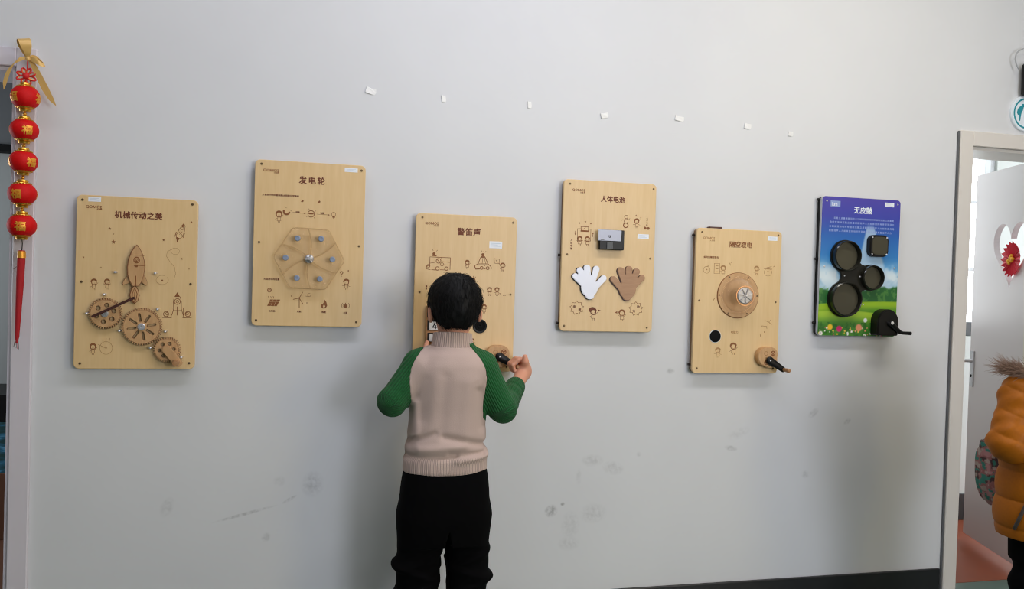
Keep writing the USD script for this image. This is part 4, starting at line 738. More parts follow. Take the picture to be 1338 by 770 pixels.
pl = unary_union([O((at(c[0], c[1], -(T + .034))[0] - x, at(c[0], c[1], -(T + .034))[2] - z), r + .004, 20) for c, r in CUPS]).buffer(.03).buffer(-.03)
obj("cup_plate", slab(pl, xz(-T - .0006, x, z), .010, .002), "black_gloss", p)
for c, r in CUPS:
    q, m = cup(c, r); dcup = obj("drum_cup", m, "black_gloss", p, smooth=35); obj("cup_floor", lathe([(0, .0102), (r * .9, .0102), (r * .9, .0112), (0, .0112)], q, 40), "cup_olive", dcup, label="olive grey cup floor")
for s in ((1101.4, 360.6), (1121.6, 361.6), (1126, 398)): q = at(s[0], s[1], -T); q[1] = -T - .0106; obj("plate_screw", lathe([(0, 0), (.003, 0), (.003, .001), (0, .002)], q, 10), "steel", p)
q = at(1149.0, 321.5, -(T + .022)); q[1] = -T
sqs = rrect(.094, .094, .026, 8)
sk = obj("square_speaker", slab(sqs, xz(-T, q[0], q[2]), .024, .004), "black_plastic", p); obj("speaker_mesh", slab(rrect(.078, .078, .022, 8), xz(-T - .024, q[0], q[2]), .003, .002), "cup_olive", sk)
for ax_ in (-1, 1):
    for az_ in (-1, 1): obj("speaker_screw", lathe([(0, 0), (.0036, 0), (.0036, .001), (0, .002)], q + np.array([ax_ * .036, -.024, az_ * .036]), 10), "steel", sk)
q = at(1157.2, 421.6, -(T + .03)); q[1] = -T
hs = unary_union([O((0, .006), .052, 16), sbox(-.052, -.056, .052, .004).buffer(-.008).buffer(.008)])
hz_ = obj("crank_housing", slab(hs, xz(-T, q[0], q[2]), .048, .005), "black_plastic", p)
qa_, qb_ = at(1164, 423, -(T + .056)), at(1176, 434.5, -(T + .056))
obj("crank_arm", tube([qa_ + [0, .008, 0], qa_, qa_ * .5 + qb_ * .5, qb_], [.013, .013, .010, .009], 14), "black_plastic", p, smooth=40)
obj("arm_screw", lathe([(0, 0), (.007, 0), (.007, .0015), (.004, .003), (0, .003)], qa_ + np.array([-.002, -.012, .003]), 14), "white_tile", p, smooth=35)
obj("crank_handle", tube([qb_ + [-.004, .004, .002], qb_ + [.006, -.012, -.002], qb_ + [.018, -.045, -.001]], [.008, .007, .0075], 12), "black_plastic", p, smooth=40)

# ------------------------------------------------------------------ distance fields and their skins (for people)
def smin(a, b, k):
    h = np.clip(.5 + .5 * (b - a) / k, 0, 1); return b * (1 - h) + a * h - k * h * (1 - h)
def smax(a, b, k): return -smin(-a, -b, k)
def cap(P, a, b, r1, r2):
    a, b = np.asarray(a, float), np.asarray(b, float); ba = b - a; pa = P - a
    h = np.clip(pa @ ba / (ba @ ba), 0, 1); return np.linalg.norm(pa - h[:, None] * ba, axis=1) - (r1 + (r2 - r1) * h)
def chain(P, pts, rs, k=.01):
    d = None
    for i in range(len(pts) - 1):
        e = cap(P, pts[i], pts[i + 1], rs[i], rs[i + 1]); d = e if d is None else smin(d, e, k)
    return d
def ell(P, c, r, rot=None):
    q = P - np.asarray(c, float)
    if rot is not None: q = q @ rot
    r = np.asarray(r, float); k0 = np.linalg.norm(q / r, axis=1); k1 = np.linalg.norm(q / r ** 2, axis=1)
    return np.where(k1 > 1e-9, k0 * (k0 - 1) / np.maximum(k1, 1e-9), -r.min())
def loft(P, zs, cx, cy, a, b, n=2.4):
    z = P[:, 2]; zc_ = np.clip(z, zs[0], zs[-1]); ip = lambda w_: PchipInterpolator(zs, w_)(zc_); A, B = ip(a), ip(b)
    q = (np.abs((P[:, 0] - ip(cx)) / A) ** n + np.abs((P[:, 1] - ip(cy)) / B) ** n) ** (1 / n)
    d = (q - 1) * np.minimum(A, B); return np.maximum(d, np.maximum(z - zs[-1], zs[0] - z))
def poly_sd(P2, V):
    V = np.asarray(V, float); d = np.full(len(P2), 1e9); s = np.ones(len(P2))
    for i in range(len(V)):
        a, b = V[i], V[i - 1]; e = b - a; w_ = P2 - a; t = np.clip(w_ @ e / (e @ e), 0, 1); d = np.minimum(d, np.linalg.norm(w_ - t[:, None] * e, axis=1))
        c1, c2, c3 = P2[:, 1] >= a[1], P2[:, 1] < b[1], e[0] * w_[:, 1] > e[1] * w_[:, 0]
        fl_ = (c1 & c2 & c3) | (~c1 & ~c2 & ~c3); s = np.where(fl_, -s, s)
    return d * s
def skin(sd, lo, hi, h, margin=3.0):
    """Surface nets of the zero level of sd over a box, evaluated finely only near the surface."""
    lo, hi = np.asarray(lo, float), np.asarray(hi, float); m = 4
    n = (np.ceil((hi - lo) / h / m).astype(int) + 1) * m
    ax = [lo[k] + h * np.arange(n[k]) for k in range(3)]
    C = np.stack(np.meshgrid(*[a[m // 2::m] for a in ax], indexing="ij"), -1); fc = sd(C.reshape(-1, 3)).reshape(C.shape[:3])
    Fd = np.repeat(np.repeat(np.repeat(fc, m, 0), m, 1), m, 2)
    near = np.argwhere(np.abs(Fd) < h * m * margin * .75); P = lo + near * h
    Fd[tuple(near.T)] = sd(P)
    Sg = Fd < 0; g = lambda i, j, k: Sg[i:n[0] - 1 + i, j:n[1] - 1 + j, k:n[2] - 1 + k]
    cnt = sum(g(i, j, k).astype(np.int8) for i in (0, 1) for j in (0, 1) for k in (0, 1)); cells = np.argwhere((cnt > 0) & (cnt < 8))
    acc, num = np.zeros((len(cells), 3)), np.zeros(len(cells)); I = np.array([(i, j, k) for i in (0, 1) for j in (0, 1) for k in (0, 1)])
    val = {tuple(o): Fd[tuple((cells + o).T)] for o in I}
    for o in I:
        for k in range(3):
            if o[k] == 0:
                o2 = o.copy(); o2[k] = 1; a, b = val[tuple(o)], val[tuple(o2)]; x = (a < 0) != (b < 0)
                t = np.where(x, a / np.where(a == b, 1, a - b), 0); p = o + np.zeros((len(cells), 3)); p[:, k] += t
                acc[x] += p[x]; num[x] += 1
    V = lo + (cells + acc / num[:, None]) * h
    ix = -np.ones(n, int); ix[tuple(cells.T)] = np.arange(len(cells)); Q = []
    for k in range(3):
        i, j = (k + 1) % 3, (k + 2) % 3; s0 = [slice(1, None)] * 3; s0[k] = slice(0, -1); s1 = [slice(1, None)] * 3; s1[k] = slice(1, None)
        A, B = Sg[tuple(s0)], Sg[tuple(s1)]; e = np.argwhere(A != B); off = np.ones(3, int); off[k] = 0; pos = e + off
        di, dj = np.zeros(3, int), np.zeros(3, int); di[i], dj[j] = 1, 1
        quad = np.stack([ix[tuple((pos - di - dj).T)], ix[tuple((pos - dj).T)], ix[tuple(pos.T)], ix[tuple((pos - di).T)]], 1)
        inside = A[tuple(e.T)]; quad[~inside] = quad[~inside][:, ::-1]; Q.append(quad[(quad >= 0).all(1)])
    Q = np.vstack(Q); return V, np.vstack([Q[:, [0, 1, 2]], Q[:, [0, 2, 3]]])
def A3(px, py, y): return at(px, py, y)

# ------------------------------------------------------------------ the boy at the siren board
BC = np.array([.44, -.35])
boy = thing("person", "child in a beige turtleneck with green sleeves turning the siren board's crank", "person", (.44, -.35, 0))
shL, elL = A3(549, 478, -.355), A3(512.5, 525, -.375); wrL = A3(562, 478, -.175); hdL = A3(573, 460, -.120)
shR, elR = A3(628, 480, -.355), A3(657, 534, -.375); wrR = A3(673.5, 505, -.215); 
neck0 = A3(591, 470, -.35); neck1 = A3(592.5, 432, -.335)
HC = A3(594.0, 399, -.335)                       # centre of the skull
HR = trimesh.transformations.rotation_matrix(math.radians(-12), [1, 0, 0])[:3, :3] @ trimesh.transformations.rotation_matrix(math.radians(-2), [0, 1, 0])[:3, :3]   # nods towards the board
def hl_(v): return HC + HR @ np.asarray(v, float)
HAX = np.array([CRANK3[0], 0, CRANK3[2]])          # axis of the crank's handle (runs along y)
YH = CRANK3[1] - .012
def right_hand(P):
    """A fist round the crank's handle: palm to its right, fingers over the top, thumb up on the near side."""
    ax_, az_ = HAX[0], HAX[2]; y0 = YH - .012
    palm0 = np.array([ax_ + .024, y0 - .036, az_ - .006])
    d = cap(P, wrR, palm0 + [.004, -.006, -.014], .0235, .028)
    d = smin(d, ell(P, palm0 + [.004, -.002, -.004], (.0245, .037, .040)), .016)
    for i in range(4):
        y = y0 - .004 - .0172 * i; r = (.0086, .0092, .0090, .0080)[i]; L = (.92, 1.0, .97, .85)[i]
        kn = np.array([ax_ + .026, y + .002, az_ + .024]); a1, a2, a3 = np.radians([92, 158, 235]); q = .0195
        p1 = np.array([ax_ + q * math.cos(a1) * L + .002, y, az_ + q * math.sin(a1) + .006]); p2 = np.array([ax_ + (q + .002) * math.cos(a2), y, az_ + (q + .001) * math.sin(a2)]); p3 = np.array([ax_ + q * math.cos(a3), y, az_ + q * math.sin(a3)])
        f_ = chain(P, [kn, p1, p2, p3], [r * 1.12, r * 1.05, r, r * .88], .004); d = smin(d, f_, .006)
    tb = palm0 + np.array([.004, -.026, .000]); t1 = np.array([ax_ + .024, y0 - .074, az_ + .022]); t2 = np.array([ax_ + .022, y0 - .074, az_ + .040]); 
    d = smin(d, chain(P, [tb, t1, t2], [.0140, .0125, .0100], .006), .009); return d
def left_hand(P):
    """Held up to the number flaps: open palm, fingers a little curled."""
    w_, h_ = wrL, hdL; u = (h_ - w_) / np.linalg.norm(h_ - w_); s_ = np.cross(u, [0, 1, 0]); s_ /= np.linalg.norm(s_); o = np.cross(s_, u)
    d = cap(P, w_, h_ - u * .005, .0225, .027); d = smin(d, cap(P, h_ - s_ * .016, h_ + s_ * .016, .0165, .0165), .012)
    for i, L in enumerate((.052, .060, .056, .044)):
        k0 = h_ + u * .016 + s_ * (.024 - .016 * i); dr = u + s_ * (.12 - .09 * i); dr /= np.linalg.norm(dr); k1 = k0 + dr * L * .5 + o * .004 * np.sign(-o[1]); k2 = k1 + (dr * .8 - np.array([0, 0, .45])) * L * .42
        d = smin(d, chain(P, [k0, k1, k2], [.0092, .0086, .0072], .003), .005)
    t0 = w_ + u * .03 + s_ * .018; t1 = t0 + u * .02 + s_ * .03; t2 = t1 + u * .028 + s_ * .008
    return smin(d, chain(P, [t0, t1, t2], [.012, .0105, .008], .004), .008)
LEG = {-1: [(.368, -.352, .60), (.362, -.345, .39), (.355, -.375, .085)], 1: [(.518, -.352, .60), (.522, -.345, .39), (.535, -.375, .085)]}
def body_sd(P):
    q = (P - HC) @ HR
    d = ell(q, (0, -.004, .012), (.073, .092, .088))
    d = smin(d, ell(q, (0, .030, -.045), (.056, .058, .062)), .03)
    d = smin(d, ell(q, (0, .060, -.082), (.026, .024, .020)), .02)                                    # chin
    d = smin(d, chain(q, [(0, .084, -.004), (0, .098, -.028)], [.008, .0115], .004), .012)             # nose
    for s in (-1, 1):
        d = smin(d, ell(q, (s * .010, .092, -.031), (.007, .008, .006)), .006)
        d = smax(d, -ell(q, (s * .030, .094, -.002), (.016, .014, .011)), .012)                        # eye sockets
        d = smin(d, ell(q, (s * .036, .068, -.030), (.020, .020, .018)), .02)                          # cheeks
        e = ell(q, (s * .0845, .000, -.030), (.0115, .019, .030)); e = smax(e, -ell(q, (s * .097, .008, -.028), (.009, .011, .018)), .006)
        d = smin(d, e, .008)                                                                           # ears
    d = smin(d, ell(q, (0, .083, -.055), (.019, .010, .006)), .008); d = smin(d, ell(q, (0, .080, -.064), (.015, .010, .006)), .006)   # lips
    d = smin(d, cap(P, neck0, neck1 + [0, 0, .03], .050, .047), .03)
    d = smin(d, loft(P, [.56, .66, .78, .95, 1.06, 1.11, 1.15], [.442] * 5 + [.445, .448], [-.35] * 7, [.115, .118, .105, .108, .120, .105, .06], [.085, .090, .075, .078, .08, .07, .05]), .03)
    for a, e, w_ in ((shL, elL, wrL), (shR, elR, wrR)):
        d = smin(d, smin(cap(P, a, e, .040, .032), cap(P, e, w_, .032, .0215), .012), .02)
    for s in (-1, 1):
        h_, k_, f_ = LEG[s]; d = smin(d, chain(P, [h_, k_, f_], [.068, .046, .030], .02), .03)
        d = smin(d, cap(P, (f_[0], f_[1] - .02, .045), (f_[0] + s * .012, f_[1] + .13, .035), .030, .024), .02)
    return d
def boy_skin(P): return smin(smin(body_sd(P), right_hand(P), .012), left_hand(P), .012)
bm = skin(boy_skin, (.16, -.52, .004), (.80, -.05, 1.45), .0032)
bp = obj("body", bm, "skin", boy, smooth=True)
for s in (-1, 1):
    e = obj("eye", (trimesh.creation.icosphere(2, .0115).vertices + hl_((s * .030, .0785, -.002)), trimesh.creation.icosphere(2, .0115).faces), "eye_white", bp, smooth=True)
    obj("iris", (trimesh.creation.icosphere(2, .0055).vertices * [1, .5, 1] + hl_((s * .030, .0885, -.003)), trimesh.creation.icosphere(2, .0055).faces), "iris", bp, smooth=True)
    obj("eyebrow", tube([hl_((s * .016, .0925, .016)), hl_((s * .030, .0935, .020)), hl_((s * .044, .084, .016))], [.0022, .0026, .0016], 6), "hair_black", bp)
obj("mouth", tube([hl_((-.019, .0865, -.060)), hl_((-.006, .0925, -.0595)), hl_((.006, .0925, -.0595)), hl_((.019, .0865, -.060))], [.0012, .0028, .0028, .0012], 6), "lip", bp)
# hair
def hair_sd(P):
    q = (P - HC) @ HR
    d = ell(q, (0, -.010, .014), (.0915, .106, .0945)); d = smin(d, ell(q, (0, -.044, -.030), (.060, .058, .066)), .03)
    front = q[:, 1] * .94 + q[:, 2] * -.36 - .052                       # everything ahead of the hairline is bare
    d = smax(d, np.where(q[:, 2] < .05, front, front - (q[:, 2] - .05) * 1.4), .015)
    d = smax(d, (-.086 - q[:, 2]) + .25 * np.clip(q[:, 1] + .03, 0, 1) * -1 + .0, .008)
    for s in (-1, 1): d = smax(d, -ell(q, (s * .094, .010, -.036), (.026, .034, .034)), .008)
    return d - .0034 * (meshkit.fbm(np.stack([q[:, 0] * 55, q[:, 1] * 55, q[:, 2] * 22], 1), 3, 4) - .5) * 2.2
hv, hf = skin(hair_sd, HC - .15, HC + .15, .003)
hair = obj("hair", (hv, hf), "hair_black", boy, smooth=True)
q = (hv - HC) @ HR; nrm = trimesh.Trimesh(hv, hf, process=False).vertex_normals; crown = np.array([.012, -.045, .098])
pick = rng.choice(len(hv), 4200, replace=False); cps, wd = [], []
for i in pick:
    t = q[i] - crown; t = t - np.array([0, 0, .5]) * .12; nl = HR.T @ nrm[i]; t = t - nl * (t @ nl); L = np.linalg.norm(t)
    if L < .004: continue
    t = t / L + rng.normal(0, .22, 3); ln_ = rng.uniform(.012, .024); b0 = q[i] - nl * .002
    ps = [b0, b0 + t * ln_ * .5 + nl * .0034, b0 + t * ln_ - np.array([0, 0, .002])]; cps.append([HC + HR @ k for k in ps])
cps = np.array(cps); cp_ = path_for(hair, "hair_strands"); cu = UsdGeom.BasisCurves.Define(stage, cp_); cu.CreateTypeAttr("linear")
cu.CreatePointsAttr(Vt.Vec3fArray.FromNumpy((cps - BASE[boy]).reshape(-1, 3).astype(np.float32))); cu.CreateCurveVertexCountsAttr(Vt.IntArray([3] * len(cps)))
cu.CreateWidthsAttr(Vt.FloatArray.FromNumpy(np.tile(np.array([.0011, .0010, .0003], np.float32), len(cps)))); cu.SetWidthsInterpolation("vertex"); UsdShade.MaterialBindingAPI.Apply(cu.GetPrim()).Bind(MAT["hair_black"]); tag(cu, kind="stuff")
# sweater
ZS = [.742, .755, .78, .82, .87, .94, 1.00, 1.06, 1.10, 1.135, 1.165, 1.185]
def torso(P):
    return loft(P, ZS, [.440, .440, .440, .441, .443, .446, .446, .447, .449, .450, .451, .451], [-.350] * 6 + [-.352, -.354, -.354, -.352, -.348, -.346],
                [.143, .1445, .144, .141, .135, .131, .132, .134, .128, .106, .074, .064], [.098, .1, .1, .099, .096, .094, .095, .096, .092, .082, .068, .062], 2.3)
def folds(P):
    x, z, back = P[:, 0] - .44, P[:, 2], (P[:, 1] < -.33)
    f_ = 0
    for (x0, z0, x1, z1, w_, a_) in ((-.14, .800, .02, .806, .011, -.0075), (-.10, .828, .05, .842, .014, .0070), (-.02, .870, .13, .836, .013, -.0085), (-.05, .880, -.13, .850, .012, -.006), (.03, .790, .14, .802, .010, .0060), (.0, .815, .12, .812, .010, -.0065),
                                   (-.02, 1.07, -.03, .90, .022, -.0045), (.10, 1.02, .115, .90, .016, -.0065), (.06, 1.05, .05, .88, .024, .004), (-.115, .98, -.11, .88, .013, .005), (-.08, 1.06, -.09, .93, .02, -.003)):
        a, e = np.array([x0, z0]), np.array([x1 - x0, z1 - z0]); p = np.stack([x, z], 1) - a; t = np.clip(p @ e / (e @ e), 0, 1); d_ = np.linalg.norm(p - t[:, None] * e, axis=1); f_ = f_ + a_ * np.exp(-(d_ / w_) ** 2)
    return f_ * np.clip((z - .752) / .03, 0, 1) * np.where(back, 1.0, .45)
def sweater(P):
    d = torso(P)
    for sgn, a, e in ((-1, shL, elL), (1, shR, elR)):
        n0 = np.array([.451 + sgn * .055, -.35, 1.135]); d = smin(d, cap(P, n0, a, .040, .056), .03); d = smin(d, cap(P, a, e, .0555, .047), .018)
    return d - folds(P)
def forearms(P, side):
    e, w_ = (elL, wrL) if side < 0 else (elR, wrR)
    d = cap(P, e, w_, .0475, .034); cuff = w_ - (w_ - e) / np.linalg.norm(w_ - e) * .012; d = smin(d, cap(P, cuff - (w_ - e) * .16, cuff, .036, .0345), .012)
    return d + .0022 * np.sin(34 * ((P - e) @ ((w_ - e) / np.linalg.norm(w_ - e))) * 3) * (np.linalg.norm(P - w_, axis=1) > .06)
SEAM = [tuple(at(a, b, -.43)[[0, 2]]) for a, b in ((566, 443), (561.5, 453), (551.5, 461), (543.5, 470.5), (538.2, 482), (535.8, 495), (536.3, 511), (538.5, 526), (536, 546), (488, 562), (488, 700), (700, 700), (700, 572), (646, 560), (634.4, 549), (633.6, 527), (636, 511), (637.4, 496), (635.6, 483), (630.4, 471), (622.5, 460.5), (616.5, 453), (613, 443))]
def seam(P): return poly_sd(P[:, [0, 2]], SEAM)
sw_body = lambda P: np.maximum(sweater(P), np.maximum(seam(P), P[:, 2] - 1.168))
def sleeve_sd(side):
    def f(P):
        up = np.maximum(np.maximum(sweater(P) - .0006, -seam(P) - .001), np.where(side < 0, P[:, 0] - .451, .451 - P[:, 0])); up = np.maximum(up, .86 - P[:, 2])
        return smin(up, forearms(P, side), .014)
    return f
def mesh_xyz(sd, lo, hi, h=.0034): return skin(sd, lo, hi, h)
tv, tf = mesh_xyz(sw_body, (.26, -.50, .735), (.64, -.20, 1.20))
ang = np.arctan2(tv[:, 0] - .44, -(tv[:, 1] + .35)); ribamp = np.clip((.800 - tv[:, 2]) / .004, 0, 1)
sweater_p = obj("sweater", (tv, tf), "pink_knit", boy, smooth=True, prim={"rib": ang * .125 / .0062, "ribamp": .02 + .98 * ribamp}, label="beige knit body of the sweater")
for side, a, e, w_ in ((-1, shL, elL, wrL), (1, shR, elR, wrR)):
    lo = np.minimum(np.minimum(a, e), np.minimum(w_, [.45, -.35, 1.16])) - .09; hi = np.maximum(np.maximum(a, e), np.maximum(w_, [.45, -.35, 1.12])) + .09
    v, f = mesh_xyz(sleeve_sd(side), lo, hi, .0032)
    def along(P, p0, p1):
        d = (p1 - p0) / np.linalg.norm(p1 - p0); s_ = np.cross(d, [0, 1, .2]); s_ /= np.linalg.norm(s_); o = np.cross(s_, d); q_ = P - p0; return np.arctan2(q_ @ s_, q_ @ o), np.linalg.norm(q_ - np.clip(q_ @ d, 0, np.linalg.norm(p1 - p0))[:, None] * d, axis=1)
    a1, d1 = along(v, a, e); a2, d2_ = along(v, e, w_)
    d0 = (e - a) / np.linalg.norm(e - a); fold_ = (v - a) @ np.cross(d0, [0, -1, 0])
    obj("sleeve", (v, f), "green_knit", sweater_p, smooth=True, prim={"rib": np.where(d1 < d2_, fold_ / .0072, a2 * .036 / .0066), "ribamp": np.full(len(v), 1.0)}, label="ribbed green raglan sleeve")
cc, ct = A3(591.0, 451, -.347), A3(591.5, 436.5, -.342); cax = (ct - cc) / np.linalg.norm(ct - cc)
rings, ths = [], np.linspace(0, 2 * np.pi, 160, endpoint=False); s1 = np.cross(cax, [0, 1, 0]); s1 /= np.linalg.norm(s1); s2 = np.cross(s1, cax)
for hh, rr in ((-.022, .0735), (-.012, .0742), (.0, .0715), (.016, .0690), (.030, .0675), (.0385, .0665), (.041, .0645), (.039, .062), (.02, .060), (-.02, .062)):
    rb_ = rr + .0011 * np.sin(ths * 58) * (1 if hh > -.018 else 0); rings.append(cc + cax * hh + (rb_[:, None] * np.cos(ths)[:, None]) * s1 * 1.0 + (rb_[:, None] * np.sin(ths)[:, None]) * s2 * .90)
n_ = 160; v = np.vstack(rings); f = []
for i in range(len(rings)):
    i2 = (i + 1) % len(rings)
    for j in range(n_): j2 = (j + 1) % n_; f += [(i * n_ + j, i * n_ + j2, i2 * n_ + j2), (i * n_ + j, i2 * n_ + j2, i2 * n_ + j)]
f = np.array(f); tmp = trimesh.Trimesh(v, f, process=False); f = f if tmp.volume > 0 else f[:, ::-1]
obj("turtleneck", (v, f), "pink_knit", sweater_p, smooth=True, prim={"rib": np.tile(ths / (2 * np.pi) * 58, len(rings)), "ribamp": np.ones(len(v))}, label="ribbed beige turtleneck collar")
# trousers
def trousers(P):
    d = loft(P, [.50, .56, .60, .66, .72, .762], [.442] * 6, [-.350] * 6, [.132, .148, .155, .153, .147, .138], [.10, .108, .112, .110, .102, .092], 2.5)
    gap = np.abs(P[:, 0] - (.4445)) ; d = np.maximum(d, .012 - gap - .20 * np.clip(P[:, 2] - .50, -.2, 1))
    for s in (-1, 1):
        h_, k_, f_ = [np.array(q_) for q_ in LEG[s]]
        l = chain(P, [h_ + [s * .004, 0, -.02], k_ + [s * .006, 0, .03], k_ + [s * .004, 0, -.03], f_], [.080, .070, .069, .054], .02)
        for (dz, r_, w_, ph) in ((.055, .008, .014, .3), (.010, .011, .016, -.3), (-.04, .009, .014, .25), (-.09, .007, .014, -.2), (-.20, .008, .016, .2), (-.255, .010, .014, -.2)):
            l = l - r_ * np.exp(-(((P[:, 2] - k_[2] - dz) - ph * (P[:, 0] - k_[0])) / w_) ** 2) * (np.abs(P[:, 0] - k_[0]) < .1)
        d = smin(d, l, .03)
    inner = np.abs(P[:, 0] - .4445) - .004 - .13 * np.clip(.47 - P[:, 2], 0, .11); d = np.where(P[:, 2] < .545, np.maximum(d, -inner), d)
    return np.maximum(d, .055 - P[:, 2])
obj("trousers", skin(trousers, (.24, -.50, .04), (.66, -.20, .78), .0042), "trousers_black", boy, smooth=True)
for s in (-1, 1):
    f_ = LEG[s][2]; o = np.array([f_[0] + s * .005, f_[1], 0])
    def shoe(P, o=o, s=s):
        d = smin(cap(P, o + [0, -.030, .048], o + [s * .012, .135, .040], .044, .036), cap(P, o + [0, -.01, .06], o + [0, -.005, .10], .042, .040), .02); return np.maximum(d, .022 - P[:, 2])
    sh_p = obj("shoe", skin(shoe, o + [-.08, -.11, 0], o + [.08, .21, .16], .004), "shoe_dark", boy, smooth=True)
    so = unary_union([O((0, -.03), .046, 10), O((s * .012, .135), .038, 10)]).convex_hull
    m = trimesh.creation.extrude_polygon(so, .024, engine="earcut"); m.apply_translation([o[0], o[1], 0]); obj("sole", m, "sole_white", sh_p)

# ------------------------------------------------------------------ the child in the yellow jacket at the right edge
KY = -.85
def K(px, py, dy=0.0): return at(px, py, KY + dy)
KX = K(1310, 600)[0] + .236                        # middle of the figure
kid2 = thing("person", "child in puffy mustard yellow jacket with fur hood and black trousers beside the open door", "person", (KX, KY, 0))
ksh, kel, kwr = np.array([KX - .150, KY + .01, K(1330, 519)[2]]), K(1316, 578, -.01) + [.014, 0, 0], np.array([KX + .06, KY + .165, K(1338, 600)[2] - .02])
ksR, keR, kwR = np.array([KX + .125, KY + .01, ksh[2]]), np.array([KX + .185, KY + .0, ksh[2] - .24]), np.array([KX + .12, KY + .17, ksh[2] - .33])
KH = np.array([KX + .0, KY + .035, ksh[2] + .205]); HEM = K(1312, 700)[2]
def puffs(P, per, amp): return amp * np.abs(np.sin(P * math.pi / per)) ** .6
def jacket(P):
    d = loft(P, [HEM, HEM + .04, .75, .90, 1.02, ksh[2] - .01, ksh[2] + .05, ksh[2] + .085], [KX] * 8, [KY] * 8, [.200, .212, .205, .190, .178, .160, .095, .07], [.118, .128, .128, .122, .115, .105, .085, .07], 2.4)
    zz = P[:, 2] - .14 * (P[:, 0] - KX) * 0
    d = d - puffs(zz - HEM + .03 * np.sin((P[:, 0] - KX) * 9), .095, .006) * (P[:, 2] < ksh[2])
    d = np.maximum(d, HEM + .62 * np.clip(P[:, 0] - (KX - .190), 0, .14) - .015 - P[:, 2] + .0 * P[:, 1])     # the hem curves up at its side
    return d
def jsleeve(a, e, w_):
    def f(P):
        L1 = (P - a) @ ((e - a) / np.linalg.norm(e - a)); d = smin(cap(P, a, e, .068, .066), cap(P, e, w_, .066, .050), .02)
        d = smin(d, cap(P, a + [.07 if a[0] < KX else -.07, 0, .04], a, .05, .066), .03)
        return d - puffs(L1 + .016 * np.sin(P[:, 1] * 22), .078, .0055) + .003 + .003 * np.sin(P[:, 2] * 90 + P[:, 1] * 60) * np.sin(P[:, 0] * 70)
    return f
def kbody(P):
    q = P - KH
    d = ell(q, (0, 0, .01), (.076, .094, .092)); d = smin(d, ell(q, (0, .032, -.048), (.056, .056, .060)), .03); d = smin(d, ell(q, (0, .095, -.028), (.011, .013, .012)), .014)
    for s in (-1, 1): d = smin(d, ell(q, (s * .079, .004, -.02), (.010, .018, .027)), .008); d = smax(d, -ell(q, (s * .03, .095, -.002), (.016, .013, .011)), .012)
    d = smin(d, cap(P, KH + [0, -.02, -.19], KH + [0, -.01, -.04], .05, .046), .03)
    d = smin(d, loft(P, [.60, .75, .95, ksh[2]], [KX] * 4, [KY] * 4, [.11, .10, .11, .09], [.08] * 4), .03)
    for a, e, w_ in ((ksh, kel, kwr), (ksR, keR, kwR)):
        d = smin(d, smin(cap(P, a, e, .038, .03), cap(P, e, w_, .03, .021), .012), .02); u_ = (w_ - e) / np.linalg.norm(w_ - e); h_ = w_ + u_ * .055
        d = smin(d, cap(P, w_ + u_ * .01, h_, .020, .024), .01)
        for i in range(4):
            k0 = h_ + np.array([(.024 - .016 * i), 0, .006]); d = smin(d, chain(P, [k0, k0 + u_ * .03 + [0, 0, -.004], k0 + u_ * .046 + [0, 0, -.020]], [.0092, .0088, .0074], .003), .005)
        sg = 1 if a[0] < KX else -1; d = smin(d, chain(P, [w_ + u_ * .02, w_ + u_ * .045 + [sg * .03, 0, .008], w_ + u_ * .07 + [sg * .034, 0, .004]], [.012, .0105, .008], .004), .008)
    for s in (-1, 1): d = smin(d, chain(P, [(KX + s * .075, KY, .62), (KX + s * .082, KY, .39), (KX + s * .085, KY - .01, .08)], [.066, .046, .030], .02), .03); d = smin(d, cap(P, (KX + s * .085, KY - .02, .05), (KX + s * .10, KY + .12, .04), .03, .025), .02)
    return d
kb = obj("body", skin(kbody, (KX - .32, KY - .2, .004), (KX + .32, KY + .36, KH[2] + .14), .0042), "skin", kid2, smooth=True)
for s in (-1, 1):
    ic = trimesh.creation.icosphere(2, 1.0); obj("eye", (ic.vertices * .0115 + KH + [s * .03, .079, -.002], ic.faces), "eye_white", kb, smooth=True); obj("iris", (ic.vertices * [.0055, .003, .0055] + KH + [s * .03, .0893, -.003], ic.faces), "iris", kb, smooth=True)
obj("mouth", tube([KH + [-.018, .084, -.060], KH + [0, .0905, -.061], KH + [.018, .084, -.060]], [.0012, .003, .0012], 6), "lip", kb)
def khair(P):
    q = P - KH; d = ell(q, (0, -.008, .014), (.090, .104, .096)); d = smax(d, q[:, 1] * .94 - q[:, 2] * .36 - .05, .014); d = smax(d, -.075 - q[:, 2], .01)
    return d - .006 * (meshkit.fbm(np.stack([q[:, 0] * 55, q[:, 1] * 55, q[:, 2] * 22], 1), 3, 6) - .5)
obj("hair", skin(khair, KH - .15, KH + .15, .004), "hair_black", kid2, smooth=True)
jk = obj("jacket", skin(jacket, (KX - .24, KY - .2, HEM - .04), (KX + .24, KY + .2, ksh[2] + .12), .0042), "puffer_yellow", kid2, smooth=True)
for a, e, w_ in ((ksh, kel, kwr), (ksR, keR, kwR)):
    lo, hi = np.min([a, e, w_], 0) - .1, np.max([a, e, w_], 0) + .1; obj("sleeve", skin(jsleeve(a, e, w_), lo, hi, .0042), "puffer_yellow", jk, smooth=True)
